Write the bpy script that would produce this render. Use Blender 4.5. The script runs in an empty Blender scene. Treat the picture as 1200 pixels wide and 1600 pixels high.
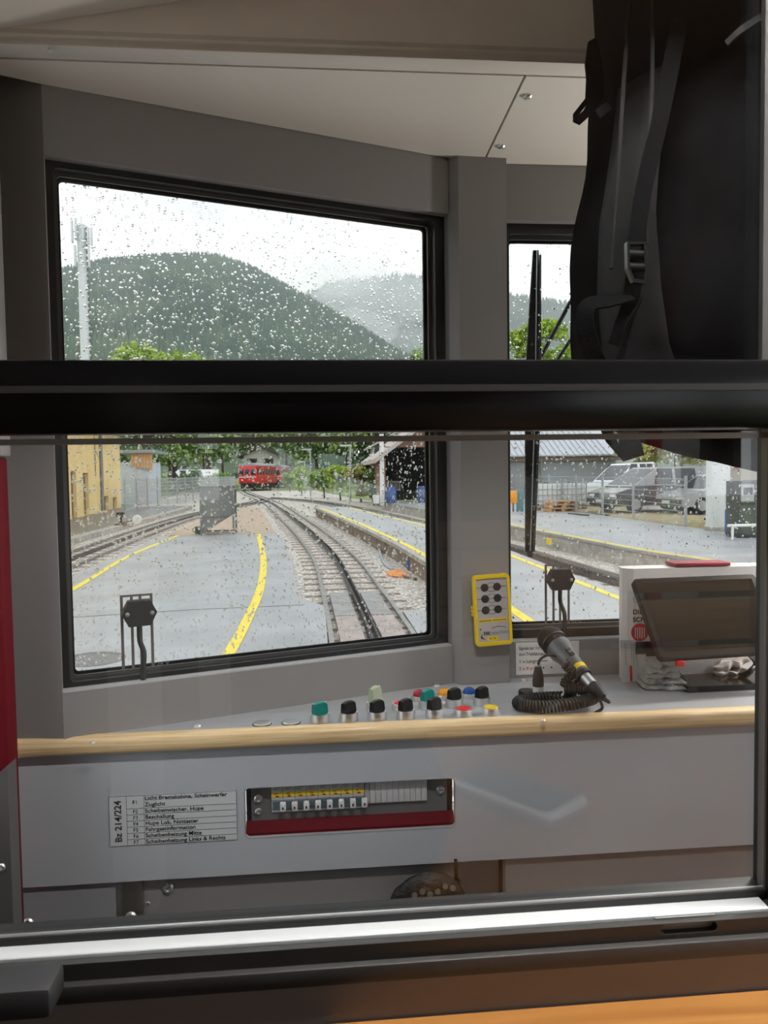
import bpy, bmesh, math, random
import numpy as np
from mathutils import Vector, Matrix
random.seed(7); rng = np.random.default_rng(7)
SC = bpy.context.scene
COL = SC.collection
# ------------------------------------------------------------------ camera
EZ = 2.05                       # eye height above the rails
FPX = 1200.0
YAW, PITCH, ROLL = 5.1, 2.8, -0.8
RM = Matrix.Rotation(-math.radians(YAW), 3, 'Z') @ Matrix.Rotation(math.radians(90 - PITCH), 3, 'X') @ Matrix.Rotation(math.radians(ROLL), 3, 'Z')
cd = bpy.data.cameras.new('camera'); cam = bpy.data.objects.new('camera', cd); COL.objects.link(cam)
cam.matrix_world = Matrix.Translation((0, 0, EZ)) @ RM.to_4x4()
cd.sensor_fit = 'HORIZONTAL'; cd.sensor_width = 36.0; cd.lens = 36.0 * FPX / 1200
cd.clip_start = 0.02; cd.clip_end = 20000
cd.dof.use_dof = True; cd.dof.focus_distance = 1.5; cd.dof.aperture_fstop = 32
SC.camera = cam
# ------------------------------------------------------------------ world
SKY = 2.0
w = bpy.data.worlds.new('overcast_sky'); SC.world = w; w.use_nodes = True
nt = w.node_tree; nt.nodes.clear()
tc = nt.nodes.new('ShaderNodeTexCoord'); mp = nt.nodes.new('ShaderNodeMapping'); mp.inputs['Scale'].default_value = (1.0, 1.0, 3.0)
nz = nt.nodes.new('ShaderNodeTexNoise'); nz.inputs['Scale'].default_value = 2.6; nz.inputs['Detail'].default_value = 5; nz.inputs['Roughness'].default_value = .55
cr = nt.nodes.new('ShaderNodeValToRGB')
cr.color_ramp.elements[0].position = .34; cr.color_ramp.elements[0].color = (.55, .575, .615, 1)
cr.color_ramp.elements[1].position = .62; cr.color_ramp.elements[1].color = (.93, .945, .965, 1)
bg = nt.nodes.new('ShaderNodeBackground'); bg.inputs['Strength'].default_value = SKY
wo = nt.nodes.new('ShaderNodeOutputWorld')
nt.links.new(tc.outputs['Generated'], mp.inputs['Vector']); nt.links.new(mp.outputs[0], nz.inputs['Vector'])
nt.links.new(nz.outputs[0], cr.inputs[0]); nt.links.new(cr.outputs[0], bg.inputs['Color']); nt.links.new(bg.outputs[0], wo.inputs['Surface'])
vs = SC.view_settings
vs.view_transform = 'Standard'; vs.look = 'None'; vs.gamma = 1.0; vs.use_curve_mapping = False
vs.exposure = 0.42
SC.cycles.use_denoising = True
SC.cycles.caustics_reflective = False
SC.cycles.caustics_refractive = False
SC.cycles.max_bounces = 10; SC.cycles.diffuse_bounces = 4; SC.cycles.transparent_max_bounces = 24; SC.cycles.transmission_bounces = 8
SC.cycles.volume_bounces = 3

# ------------------------------------------------------------------ pixel helpers (1200x1600 frame) used as a surveyor's rule
def ray(px, py): return RM @ Vector(((px - 600) / FPX, (800 - py) / FPX, -1.0))
def onY(px, py, Y): d = ray(px, py); return d * (Y / d.y)                 # relative to the eye
def onZ(px, py, z): d = ray(px, py); return d * (z / d.z)
def gz(Y): return 0.0 if Y < 15 else (.0075 * (Y - 15) if Y < 50 else .2625 + .001 * (min(Y, 500) - 50))            # the yard climbs gently away
def gp(px, py, h=0.0):
    d = ray(px, py); lo, hi = .5, 450.0
    for _ in range(60):
        m = (lo + hi) / 2
        if EZ + d.z * m - gz(d.y * m) - h > 0: lo = m
        else: hi = m
    return Vector((d.x * lo, d.y * lo, EZ + d.z * lo))
def far(px, py, Y): p = onY(px, py, Y); return Vector((p.x, p.y, p.z + EZ))

# ------------------------------------------------------------------ materials
MATS = {}
def mat(name, col, rough=.5, metal=0.0, var=0.0, vscale=20.0, bump=0.0, bscale=80.0, spec=.5, stretch=None, coat=0.0, col2=None, alpha=None, emit=None, trans=0.0, detail=4):
    if name in MATS: return MATS[name]
    m = bpy.data.materials.new(name); m.use_nodes = True; MATS[name] = m
    n = m.node_tree.nodes; l = m.node_tree.links; b = n['Principled BSDF']
    c = (*col, 1)
    b.inputs['Base Color'].default_value = c; b.inputs['Roughness'].default_value = rough; b.inputs['Metallic'].default_value = metal
    b.inputs['Specular IOR Level'].default_value = spec; b.inputs['Coat Weight'].default_value = coat; b.inputs['Coat Roughness'].default_value = .1
    if trans: b.inputs['Transmission Weight'].default_value = trans
    if emit: b.inputs['Emission Color'].default_value = (*emit[0], 1); b.inputs['Emission Strength'].default_value = emit[1]
    if var or bump or col2:
        t = n.new('ShaderNodeTexCoord'); mp = n.new('ShaderNodeMapping'); l.new(t.outputs['Object'], mp.inputs[0])
        if stretch: mp.inputs['Scale'].default_value = stretch
        if var or col2:
            z = n.new('ShaderNodeTexNoise'); z.inputs['Scale'].default_value = vscale; z.inputs['Detail'].default_value = detail; l.new(mp.outputs[0], z.inputs[0])
            r = n.new('ShaderNodeValToRGB'); e = r.color_ramp.elements
            e[0].position = .3; e[1].position = .7
            e[0].color = (*[max(0, x * (1 - var)) for x in col], 1)
            e[1].color = (*col2, 1) if col2 else (*[min(1, x * (1 + var)) for x in col], 1)
            l.new(z.outputs[0], r.inputs[0]); l.new(r.outputs[0], b.inputs['Base Color'])
        if bump:
            z2 = n.new('ShaderNodeTexNoise'); z2.inputs['Scale'].default_value = bscale; z2.inputs['Detail'].default_value = 3; l.new(mp.outputs[0], z2.inputs[0])
            bn = n.new('ShaderNodeBump'); bn.inputs['Strength'].default_value = bump; bn.inputs['Distance'].default_value = .01
            l.new(z2.outputs[0], bn.inputs['Height']); l.new(bn.outputs[0], b.inputs['Normal'])
    return m
def glass_mat(name, tint=(1, 1, 1), f0=.04):
    if name in MATS: return MATS[name]
    m = bpy.data.materials.new(name); m.use_nodes = True; MATS[name] = m
    n = m.node_tree.nodes; l = m.node_tree.links; n.clear()
    o = n.new('ShaderNodeOutputMaterial'); mx = n.new('ShaderNodeMixShader'); tr = n.new('ShaderNodeBsdfTransparent'); gl = n.new('ShaderNodeBsdfGlossy')
    tr.inputs[0].default_value = (*tint, 1); gl.inputs['Roughness'].default_value = .0
    lw = n.new('ShaderNodeLayerWeight'); lw.inputs['Blend'].default_value = .5
    p = n.new('ShaderNodeMath'); p.operation = 'POWER'; p.inputs[1].default_value = 5
    ma = n.new('ShaderNodeMath'); ma.operation = 'MULTIPLY_ADD'; ma.inputs[1].default_value = 1 - f0; ma.inputs[2].default_value = f0
    l.new(lw.outputs['Facing'], p.inputs[0]); l.new(p.outputs[0], ma.inputs[0]); l.new(ma.outputs[0], mx.inputs[0])
    l.new(tr.outputs[0], mx.inputs[1]); l.new(gl.outputs[0], mx.inputs[2]); l.new(mx.outputs[0], o.inputs[0])
    return m
def water_mat():
    m = bpy.data.materials.new('rain_water'); m.use_nodes = True; n = m.node_tree.nodes; l = m.node_tree.links; n.clear()
    o = n.new('ShaderNodeOutputMaterial'); g = n.new('ShaderNodeBsdfGlass'); g.inputs['IOR'].default_value = 1.33; g.inputs['Roughness'].default_value = 0
    l.new(g.outputs[0], o.inputs[0]); return m
def wood_mat(name, c1, c2, stretch, rough=.4, coat=.25):
    m = bpy.data.materials.new(name); m.use_nodes = True; MATS[name] = m
    n = m.node_tree.nodes; l = m.node_tree.links; b = n['Principled BSDF']; b.inputs['Roughness'].default_value = rough; b.inputs['Coat Weight'].default_value = coat
    t = n.new('ShaderNodeTexCoord'); mp = n.new('ShaderNodeMapping'); mp.inputs['Scale'].default_value = stretch; l.new(t.outputs['Object'], mp.inputs[0])
    z = n.new('ShaderNodeTexNoise'); z.inputs['Scale'].default_value = 6; z.inputs['Detail'].default_value = 6; z.inputs['Distortion'].default_value = .6; l.new(mp.outputs[0], z.inputs[0])
    r = n.new('ShaderNodeValToRGB'); e = r.color_ramp.elements; e[0].position = .33; e[1].position = .66; e[0].color = (*c1, 1); e[1].color = (*c2, 1)
    l.new(z.outputs[0], r.inputs[0]); l.new(r.outputs[0], b.inputs['Base Color']); return m

GREY = mat('grey_cab_paint', (.275, .258, .258), .45, var=.04, vscale=3)
GREYD = mat('grey_desk_paint', (.40, .415, .44), .38, var=.04, vscale=4)
GREYP = mat('grey_panel_paint', (.50, .53, .57), .42, var=.05, vscale=3)
CREAM = mat('cream_panel', (.80, .745, .67), .4, var=.03, vscale=3)
BLACK = mat('black_frame', (.012, .012, .013), .42)
RUBBER = mat('black_rubber', (.01, .01, .011), .6)
BLKGLOSS = mat('black_gloss_rail', (.004, .004, .0045), .2, spec=.25)
PLASTIC = mat('black_plastic', (.010, .010, .011), .4, spec=.3)
CHROME = mat('brushed_steel', (.80, .80, .80), .36, 1.0, var=.08, vscale=60)
ALU = mat('aluminium', (.55, .57, .58), .33, 1.0, var=.05, vscale=30)
SATIN = mat('satin_aluminium', (.66, .69, .70), .42, .35)
OLIVE = mat('dark_anodised', (.035, .034, .032), .42, .3)
DKGREY = mat('dark_grey_panel', (.10, .09, .092), .5, var=.05)
RED = mat('red_paint', (.115, .002, .008), .6, spec=.12)
WHITE = mat('white_plastic', (.72, .72, .72), .4)
PAPER = mat('white_card', (.74, .72, .72), .6, var=.02)
LABELP = mat('grey_label_film', (.66, .69, .71), .4)
INK = mat('black_ink', (.012, .012, .014), .6)
REDINK = mat('red_ink', (.5, .015, .03), .5)
YELLOW = mat('yellow_plastic', (.85, .60, .02), .32)
GLASS = glass_mat('window_glass', (.985, .99, .988))
TINT = glass_mat('tinted_windscreen', (.90, .91, .905))
WATER = water_mat()
PINE = wood_mat('pine_lacquer', (.66, .44, .21), (.90, .70, .42), (1.2, 40, 40))
OAK = wood_mat('oak_table', (.22, .088, .018), (.31, .14, .035), (.8, 8, 8))
PLANK = wood_mat('ceiling_plank_wood', (.06, .036, .021), (.09, .057, .033), (.8, 8, 8))
SLAT = wood_mat('bench_slat_wood', (.24, .14, .075), (.34, .21, .12), (.8, 8, 8))

# ------------------------------------------------------------------ mesh builder
def rotz(a): return Matrix.Rotation(math.radians(a), 3, 'Z')
def frame(u, v=None):
    u = Vector(u).normalized()
    v = Vector(v) if v is not None else (Vector((0, 0, 1)) if abs(u.z) < .9 else Vector((1, 0, 0)))
    n = u.cross(v).normalized(); v = n.cross(u).normalized()
    return u, v, n
class MB:
    def __init__(s, off=(0, 0, 0)): s.v = []; s.f = []; s.sm = []; s.o = Vector(off)
    def add(s, vs_, fs, smooth=False):
        k = len(s.v); s.v += [tuple(Vector(p) + s.o) for p in vs_]; s.f += [tuple(i + k for i in f) for f in fs]; s.sm += [smooth] * len(fs); return s
    def box(s, c, size, M=None, bev=0.0, seg=2):
        hx, hy, hz = [x / 2 for x in size]; c = Vector(c)
        if bev:
            bm = bmesh.new(); bmesh.ops.create_cube(bm, size=1)
            bmesh.ops.scale(bm, vec=size, verts=bm.verts); bmesh.ops.bevel(bm, geom=bm.edges[:], offset=bev, segments=seg, profile=.5, affect='EDGES')
            bm.verts.index_update(); vs_ = [v.co.copy() for v in bm.verts]; fs = [[v.index for v in f.verts] for f in bm.faces]; bm.free()
            return s.add([c + (M @ v if M else v) for v in vs_], fs, True)
        vs_ = [Vector((x, y, z)) for x in (-hx, hx) for y in (-hy, hy) for z in (-hz, hz)]
        return s.add([c + (M @ v if M else v) for v in vs_], [(0, 1, 3, 2), (4, 6, 7, 5), (0, 4, 5, 1), (2, 3, 7, 6), (0, 2, 6, 4), (1, 5, 7, 3)])
    def bx(s, x0, x1, y0, y1, z0, z1, bev=0.0): return s.box(((x0 + x1) / 2, (y0 + y1) / 2, (z0 + z1) / 2), (x1 - x0, y1 - y0, z1 - z0), None, bev)
    def cyl(s, a, b, r, r2=None, seg=16, caps=True):
        a = Vector(a); b = Vector(b); r2 = r if r2 is None else r2; d, e1, e2 = frame(b - a)
        ring = lambda c, rr: [c + (e1 * math.cos(t) + e2 * math.sin(t)) * rr for t in [2 * math.pi * i / seg for i in range(seg)]]
        s.add(ring(a, r) + ring(b, r2), [(i, (i + 1) % seg, seg + (i + 1) % seg, seg + i) for i in range(seg)], True)
        if caps: s.add(ring(a, r), [tuple(range(seg))[::-1]]); s.add(ring(b, r2), [tuple(range(seg))])
        return s
    def lathe(s, c, axis, prof, seg=24):
        c = Vector(c); d, e1, e2 = frame(axis); vs_ = []
        for (r, h) in prof: vs_ += [c + d * h + (e1 * math.cos(2 * math.pi * i / seg) + e2 * math.sin(2 * math.pi * i / seg)) * r for i in range(seg)]
        fs = [(k * seg + i, k * seg + (i + 1) % seg, (k + 1) * seg + (i + 1) % seg, (k + 1) * seg + i) for k in range(len(prof) - 1) for i in range(seg)]
        fs += [tuple(range(seg))[::-1], tuple((len(prof) - 1) * seg + i for i in range(seg))]
        return s.add(vs_, fs, True)
    def tube(s, pts, r, seg=8, caps=True):
        pts = [Vector(p) for p in pts]; n = len(pts); rs = r if isinstance(r, (list, tuple)) else [r] * n
        up = None; vs_ = []
        for i, p in enumerate(pts):
            t = (pts[min(i + 1, n - 1)] - pts[max(i - 1, 0)]).normalized()
            if up is None: up = Vector((0, 0, 1)) if abs(t.z) < .9 else Vector((1, 0, 0))
            e1 = (up - t * up.dot(t)).normalized(); up = e1; e2 = t.cross(e1)
            vs_ += [p + (e1 * math.cos(2 * math.pi * j / seg) + e2 * math.sin(2 * math.pi * j / seg)) * rs[i] for j in range(seg)]
        fs = [(k * seg + i, k * seg + (i + 1) % seg, (k + 1) * seg + (i + 1) % seg, (k + 1) * seg + i) for k in range(n - 1) for i in range(seg)]
        if caps: fs += [tuple(range(seg))[::-1], tuple((n - 1) * seg + i for i in range(seg))]
        return s.add(vs_, fs, True)
    def ribbon(s, pts, wdir, wd, th):                      # flat strap along pts
        pts = [Vector(p) for p in pts]; n = len(pts); vs_ = []
        for i, p in enumerate(pts):
            t = (pts[min(i + 1, n - 1)] - pts[max(i - 1, 0)]).normalized(); wv = Vector(wdir[i] if isinstance(wdir, list) else wdir); wv = (wv - t * wv.dot(t)).normalized(); nn = t.cross(wv)
            vs_ += [p + wv * wd / 2 * a + nn * th / 2 * b for a, b in ((-1, -1), (1, -1), (1, 1), (-1, 1))]
        fs = [(k * 4 + i, k * 4 + (i + 1) % 4, (k + 1) * 4 + (i + 1) % 4, (k + 1) * 4 + i) for k in range(n - 1) for i in range(4)]
        fs += [(3, 2, 1, 0), tuple((n - 1) * 4 + i for i in range(4))]
        return s.add(vs_, fs, True)
    def poly(s, o, u, v, pts, th, holes=(), nrm=None):    # flat outline in (u, v) from o, with holes, extruded along nrm by th
        o = Vector(o); u = Vector(u); v = Vector(v); nn = Vector(nrm) if nrm is not None else u.cross(v).normalized()
        bm = bmesh.new(); edges = []
        for loop in [pts] + list(holes):
            vv = [bm.verts.new((p[0], p[1], 0)) for p in loop]
            edges += [bm.edges.new((vv[i], vv[(i + 1) % len(vv)])) for i in range(len(vv))]
        if holes: bmesh.ops.triangle_fill(bm, use_beauty=True, use_dissolve=False, edges=edges, normal=(0, 0, 1))
        else: bm.faces.new([e.verts[0] for e in edges])
        bm.verts.index_update(); P = [x.co.copy() for x in bm.verts]; fs = [[x.index for x in f.verts] for f in bm.faces]; bm.free()
        n = len(P); vs_ = [o + u * p.x + v * p.y for p in P] + [o + u * p.x + v * p.y + nn * th for p in P]
        F = fs + [[i + n for i in f][::-1] for f in fs]; k = 0
        for loop in [pts] + list(holes):
            m = len(loop); F += [(k + i, k + (i + 1) % m, n + k + (i + 1) % m, n + k + i) for i in range(m)]; k += m
        return s.add(vs_, F)
    def build(s, name, material, parent=None, loc=None, kind=None, label=None, cat=None, group=None, sharp=35):
        me = bpy.data.meshes.new(name)
        base = Vector(loc) if loc is not None else (WL.get(parent.name, Vector((0, 0, 0))) if parent is not None else Vector((0, 0, 0)))
        me.from_pydata([tuple(Vector(p) - base) for p in s.v], [], s.f)
        me.polygons.foreach_set('use_smooth', s.sm)
        bm = bmesh.new(); bm.from_mesh(me); bmesh.ops.recalc_face_normals(bm, faces=bm.faces); bm.to_mesh(me); bm.free()
        if any(s.sm): me.set_sharp_from_angle(angle=math.radians(sharp))
        me.materials.append(material)
        ob = bpy.data.objects.new(name, me); COL.objects.link(ob)
        if parent is not None:
            ob.parent = parent; pw = WL.get(parent.name, Vector((0, 0, 0))); ob.location = base - pw
        else: ob.location = base
        WL[ob.name] = base
        tag(ob, label, cat, group, kind); return ob
WL = {}
def tag(o, label=None, cat=None, group=None, kind=None):
    if label: o['label'] = label
    if cat: o['category'] = cat
    if group: o['group'] = group
    if kind: o['kind'] = kind
    return o
def empty(name, loc, label=None, cat=None, group=None, kind=None):
    o = bpy.data.objects.new(name, None); COL.objects.link(o); o.location = loc; o.empty_display_size = .05
    WL[o.name] = Vector(loc); return tag(o, label, cat, group, kind)
def share(src, name, parent, loc, rot=None):             # a further piece with the same mesh
    o = bpy.data.objects.new(name, src.data); COL.objects.link(o); o.parent = parent; o.location = loc
    if rot is not None: o.rotation_euler = rot
    return o
IN = (0, 0, EZ)
def I(): return MB(IN)                                     # interior coordinates are taken from the eye
def ip(p): return Vector(p) + Vector(IN)
def rrect(x0, x1, y0, y1, r, n=5):
    out = []
    for cx, cy, a0 in ((x1 - r, y1 - r, 0), (x0 + r, y1 - r, 90), (x0 + r, y0 + r, 180), (x1 - r, y0 + r, 270)):
        out += [(cx + r * math.cos(math.radians(a0 + 90 * i / n)), cy + r * math.sin(math.radians(a0 + 90 * i / n))) for i in range(n + 1)]
    return out
def rect(x0, x1, y0, y1): return [(x0, y0), (x1, y0), (x1, y1), (x0, y1)]
def text(body, size, o, u, v, material, parent, name='lettering', align='LEFT', sx=1.0, bold=0.0, th=.0003, off=(0, 0, EZ)):
    c = bpy.data.curves.new('tmp', 'FONT'); c.body = body; c.size = size; c.align_x = align; c.extrude = th / 2; c.offset = bold; c.resolution_u = 3
    t = bpy.data.objects.new('tmp', c); COL.objects.link(t); bpy.context.view_layer.update()
    me = bpy.data.meshes.new_from_object(t.evaluated_get(bpy.context.evaluated_depsgraph_get())); bpy.data.objects.remove(t); bpy.data.curves.remove(c)
    u = Vector(u).normalized(); v = Vector(v).normalized(); n = u.cross(v)
    base = WL.get(parent.name, Vector()); oo = Vector(o) + Vector(off) - base
    for x in me.vertices: q = x.co.copy(); x.co = oo + u * q.x * sx + v * q.y + n * q.z
    me.materials.clear(); me.materials.append(material); me.name = name
    ob = bpy.data.objects.new(name, me); COL.objects.link(ob); ob.parent = parent; WL[ob.name] = base
    return ob
def screw_mesh():
    m = MB(); m.lathe((0, 0, 0), (0, 0, 1), [(.0068, 0), (.0068, .0015), (.0052, .0036), (.003, .0042), (.0028, .002), (.0004, .002)], 14); return m
SCREW = None
def screw(parent, p, axis, s=1.0, name='screw'):
    global SCREW
    ob = screw_mesh().build(name, CHROME, parent, loc=(0, 0, 0)) if SCREW is None else share(SCREW, name, parent, (0, 0, 0))
    ob.location = ip(p) - WL.get(parent.name, Vector())
    if SCREW is None: SCREW = ob
    ob.rotation_euler = Vector(axis).to_track_quat('Z', 'Y').to_euler(); ob.scale = (s, s, s); return ob
def catmull(P, n=8):
    P = [Vector(p) for p in P]; Q = [P[0] * 2 - P[1]] + P + [P[-1] * 2 - P[-2]]; out = []
    for i in range(1, len(Q) - 2):
        a, b, c, d = Q[i - 1:i + 3]
        for k in range(n):
            t = k / n; out.append(.5 * ((2 * b) + (c - a) * t + (2 * a - 5 * b + 4 * c - d) * t * t + (3 * b - a - 3 * c + d) * t ** 3))
    out.append(P[-1]); return out
# ================================================================== THE CAB (setting)
CZ = .56; FZ = -1.15; DZ = -.385                                        # cab ceiling and floor, from the eye
S0 = Vector((-.377, 1.158, 0)); S1 = Vector((.2465, 1.38, 0)); SU = (S1 - S0).normalized(); SN = Vector((-SU.y, SU.x, 0)); ZV = Vector((0, 0, 1))
XC = .72                                                    # middle of the carriage
def mir(p): return Vector((2 * XC - p[0], p[1], p[2]))
def sp(s, z, o=0.0): return S0 + SU * s + ZV * z + SN * o   # point on the slanted front wall
SLEN = (S1 - S0).length

def window_rain(name, o, u, v, n, su, sv, count, label, rmin=.0004, rmax=.0024, seed=1):
    """rain on the outer face of a pane: thousands of small lens-shaped drops"""
    r_ = np.random.default_rng(seed); SEG, RG = 8, 3
    V = []; F = []; o = Vector(o); k = 0
    prof = [(1.0, 0.0), (.82, .30), (.45, .50)]
    for i in range(count):
        a = r_.random() * su; b = r_.random() * sv
        r = rmin + (rmax - rmin) * (r_.random() ** 2.5); el = 1 + .5 * r_.random() * (1 if r > .001 else .4); wob = r_.random() * 6.28
        tilt = r_.normal() * .35; ct, st = math.cos(tilt), math.sin(tilt)
        c = o + u * a + v * b
        for (pr, ph) in prof:
            for j in range(SEG):
                t = 2 * math.pi * j / SEG; q = 1 + .16 * math.sin(2 * t + wob)
                x = pr * r * q * math.cos(t); y = pr * r * q * math.sin(t) * el
                x, y = x * ct - y * st, x * st + y * ct
                V.append(c + u * x + v * y + n * (ph * r * 1.15))
        V.append(c + n * (.58 * r * 1.15)); top = k + RG * SEG
        for g in range(RG - 1): F += [(k + g * SEG + j, k + g * SEG + (j + 1) % SEG, k + (g + 1) * SEG + (j + 1) % SEG, k + (g + 1) * SEG + j) for j in range(SEG)]
        F += [(k + (RG - 1) * SEG + j, k + (RG - 1) * SEG + (j + 1) % SEG, top) for j in range(SEG)]
        F.append(tuple(k + j for j in range(SEG))[::-1]); k += RG * SEG + 1
    me = bpy.data.meshes.new(name); me.from_pydata([tuple(p + Vector(IN)) for p in V], [], F)
    me.polygons.foreach_set('use_smooth', [len(f) < 6 for f in F]); me.materials.append(WATER)
    ob = bpy.data.objects.new(name, me); COL.objects.link(ob); return tag(ob, label, 'raindrops', None, 'stuff')

def framed_pane(win, o, u, v, n, fo, gl, fd, glass_off, seal=True):
    """fo = frame outline (x0,x1,z0,z1), gl = glass outline, fd = (front, back) of the frame along n"""
    i = .006
    I().poly(o + n * fd[0], u, v, rect(*fo), fd[1] - fd[0], [rrect(gl[0] - i, gl[1] + i, gl[2] - i, gl[3] + i, .008, 3)], n).build('window_frame', BLACK, win)
    if seal:
        I().poly(o + n * (glass_off - .006), u, v, rrect(gl[0] - i, gl[1] + i, gl[2] - i, gl[3] + i, .008, 3), .004, [rrect(gl[0], gl[1], gl[2], gl[3], .006, 3)], n).build('gasket', mat('grey_gasket', (.07, .07, .07), .35), win)
        I().poly(o + n * (glass_off + .006), u, v, rrect(gl[0] - i, gl[1] + i, gl[2] - i, gl[3] + i, .008, 3), .004, [rrect(gl[0] + .003, gl[1] - .003, gl[2] + .003, gl[3] - .003, .006, 3)], n).build('outer_seal', RUBBER, win)
    I().poly(o + n * glass_off, u, v, rrect(gl[0] - i, gl[1] + i, gl[2] - i, gl[3] + i, .006, 3), .006, (), n).build('pane', TINT, win)

# ---- floor and shell
I().bx(-.5, 1.94, .56, 1.5, FZ - .05, FZ).build('floor', mat('grey_floor', (.22, .22, .22), .6), kind='structure', label='grey floor of the driver cab', cat='floor')
# left and right slanted front walls, each of an upper and a lower panel around a window
WIN = (.0, SLEN, -.316, .463); GLS = (.0175, .6370, -.300, .4475)
wfl = empty('wall_front_left', ip((0, 0, 0)), 'slanted grey front wall around the large rainy windscreen', 'wall', kind='structure')
I().poly(sp(0, 0), SU, ZV, rect(0, SLEN, .463, .64), .055, (), SN).build('upper_panel', GREY, wfl)
I().poly(sp(0, 0), SU, ZV, rect(0, SLEN, DZ - .018, -.316), .055, (), SN).build('lower_panel', GREY, wfl)
I().poly(sp(0, 0, .001), SU, ZV, rect(.001, SLEN - .001, -.3165, -.3135), .018, (), SN).build('sill_strip', mat('light_grey_edge', (.5, .5, .52), .35), wfl)
win1 = empty('window_1', ip(sp(.33, -.31)), 'large rain-spotted left windscreen in a black frame', 'window', kind='structure')
framed_pane(win1, sp(0, 0), SU, ZV, SN, WIN, GLS, (.018, .055), .040)
MU = Vector((-SU.x, SU.y, 0)); MN = Vector((SU.y, SU.x, 0)); MS = mir(S0)
wfr = empty('wall_front_right', ip((0, 0, 0)), 'slanted grey front wall on the far right of the cab', 'wall', kind='structure')
I().poly(MS, MU, ZV, rect(0, SLEN, .463, .64), .055, (), MN).build('upper_panel', GREY, wfr)
I().poly(MS, MU, ZV, rect(0, SLEN, DZ - .018, -.316), .055, (), MN).build('lower_panel', GREY, wfr)
win4 = empty('window_4', ip(mir(sp(.33, -.31))), 'right windscreen hidden behind the black backpack', 'window', kind='structure')
framed_pane(win4, MS, MU, ZV, MN, WIN, GLS, (.018, .055), .040)
# centre wall and window
X0, X1 = .352, 2 * XC - .352
wfc = empty('wall_front', ip((0, 0, 0)), 'grey middle front wall around the windscreen with the wiper', 'wall', kind='structure')
I().bx(X0, X1, 1.398, 1.455, .46, .64).build('upper_panel', GREY, wfc)
I().bx(X0, X1, 1.398, 1.455, FZ, -.317).build('lower_panel', GREY, wfc)
I().bx(X0, X1, 1.399, 1.416, -.3175, -.3145).build('sill_strip', MATS['light_grey_edge'], wfc)
win2 = empty('window_2', ip((XC, 1.42, -.31)), 'middle windscreen with the black wiper outside', 'window', kind='structure')
framed_pane(win2, Vector((0, 1.398, 0)), Vector((1, 0, 0)), ZV, Vector((0, 1, 0)), (X0, X1, -.317, .46), (.370, 2 * XC - .370, -.292, .436), (.018, .055), .042)
# pillars between the windows
for k in (0, 1):
    P = [(.2465, 1.383), (.262, 1.366), (.350, 1.372), (.352, 1.400), (.352, 1.46), (.232, 1.43)]
    if k: P = [(2 * XC - x, y) for x, y in P]
    I().poly((0, 0, DZ - .018), (1, 0, 0), (0, 1, 0), P, .618 - DZ, (), (0, 0, 1)).build('pillar', GREY, None, kind='structure', label=['grey pillar carrying the yellow box between the two windscreens', 'grey pillar hidden behind the backpack'][k], cat='pillar')
# corner posts, side walls with door glass
for k in (0, 1):
    f = (lambda p: p) if k == 0 else (lambda p: (2 * XC - p[0], p[1]))
    wl = empty(['wall_left', 'wall_right'][k], ip((0, 0, 0)), ['grey corner post and side wall at the left edge of the cab', 'grey side wall at the right of the cab'][k], 'wall', kind='structure')
    I().poly((0, 0, DZ + .0015), (1, 0, 0), (0, 1, 0), [f(p) for p in [(-.377, 1.158), (-.470, 1.168), (-.50, 1.168), (-.50, 1.25), (-.39, 1.21)]], .60 - DZ, (), (0, 0, 1)).build('corner_post', GREY, wl)
    xs = -.50 if k == 0 else 2 * XC + .50
    I().poly((xs, 0, 0), (0, 1, 0), (0, 0, 1), rect(.56, 1.168, FZ, .62), -.04 if k == 0 else .04, [rrect(.59, 1.06, -.42, .50, .03)], (1, 0, 0)).build('door_panel', GREY, wl)
    I().poly((xs - .01, 0, 0), (0, 1, 0), (0, 0, 1), rrect(.585, 1.065, -.425, .505, .03), .005, (), (1, 0, 0)).build('door_pane', GLASS, wl)
tr = empty('trim_1', ip((-.46, 1.08, FZ)), 'red door jamb at the far left edge', 'door jamb', kind='structure')
I().bx(-.499, -.4215, 1.068, 1.104, -1.14, .03, .004).build('jamb', RED, tr)
I().bx(-.499, -.416, 1.068, 1.104, .031, .60, .004).build('jamb_upper', GREY, tr)
t2 = empty('trim_2', ip((-.45, 1.04, FZ)), 'grey metal kick plate in front of the red jamb', 'kick plate', kind='structure')
I().poly((0, 1.03, 0), (1, 0, 0), (0, 0, 1), [(-.50, -1.13), (-.4085, -1.13), (-.4085, -.375), (-.50, -.455)], .03, (), (0, 1, 0)).build('plate', mat('dull_kick_plate', (.09, .088, .088), .5), t2)
screw(t2, (-.4205, 1.03, -.51), (0, -1, 0), .8)
# ---- ceiling
ce = empty('ceiling', ip((0, 0, CZ)), 'cream ceiling panels with black joints above the windscreens', 'ceiling', kind='structure')
I().bx(-.5, 1.94, 1.055, 1.50, CZ + .014, CZ + .02).build('backing', RUBBER, ce)
pl = [(-.50, 1.0930), (.3048, 1.0930), (.3113, 1.378), (.2465, 1.378), (-.377, 1.156), (-.50, 1.10)]
I().poly((0, 0, CZ), (1, 0, 0), (0, 1, 0), pl, .012, (), (0, 0, 1)).build('ceiling_panel', CREAM, ce)
pr = [(.3088, 1.0930), (1.1312, 1.0930), (1.1250, 1.378), (1.09, 1.397), (.352, 1.397), (.350, 1.378), (.3150, 1.378)]
I().poly((0, 0, CZ), (1, 0, 0), (0, 1, 0), pr, .012, (), (0, 0, 1)).build('ceiling_panel', CREAM, ce)
I().poly((0, 0, CZ), (1, 0, 0), (0, 1, 0), [(2 * XC - x, y) for x, y in pl], .012, (), (0, 0, 1)).build('ceiling_panel', CREAM, ce)
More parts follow.
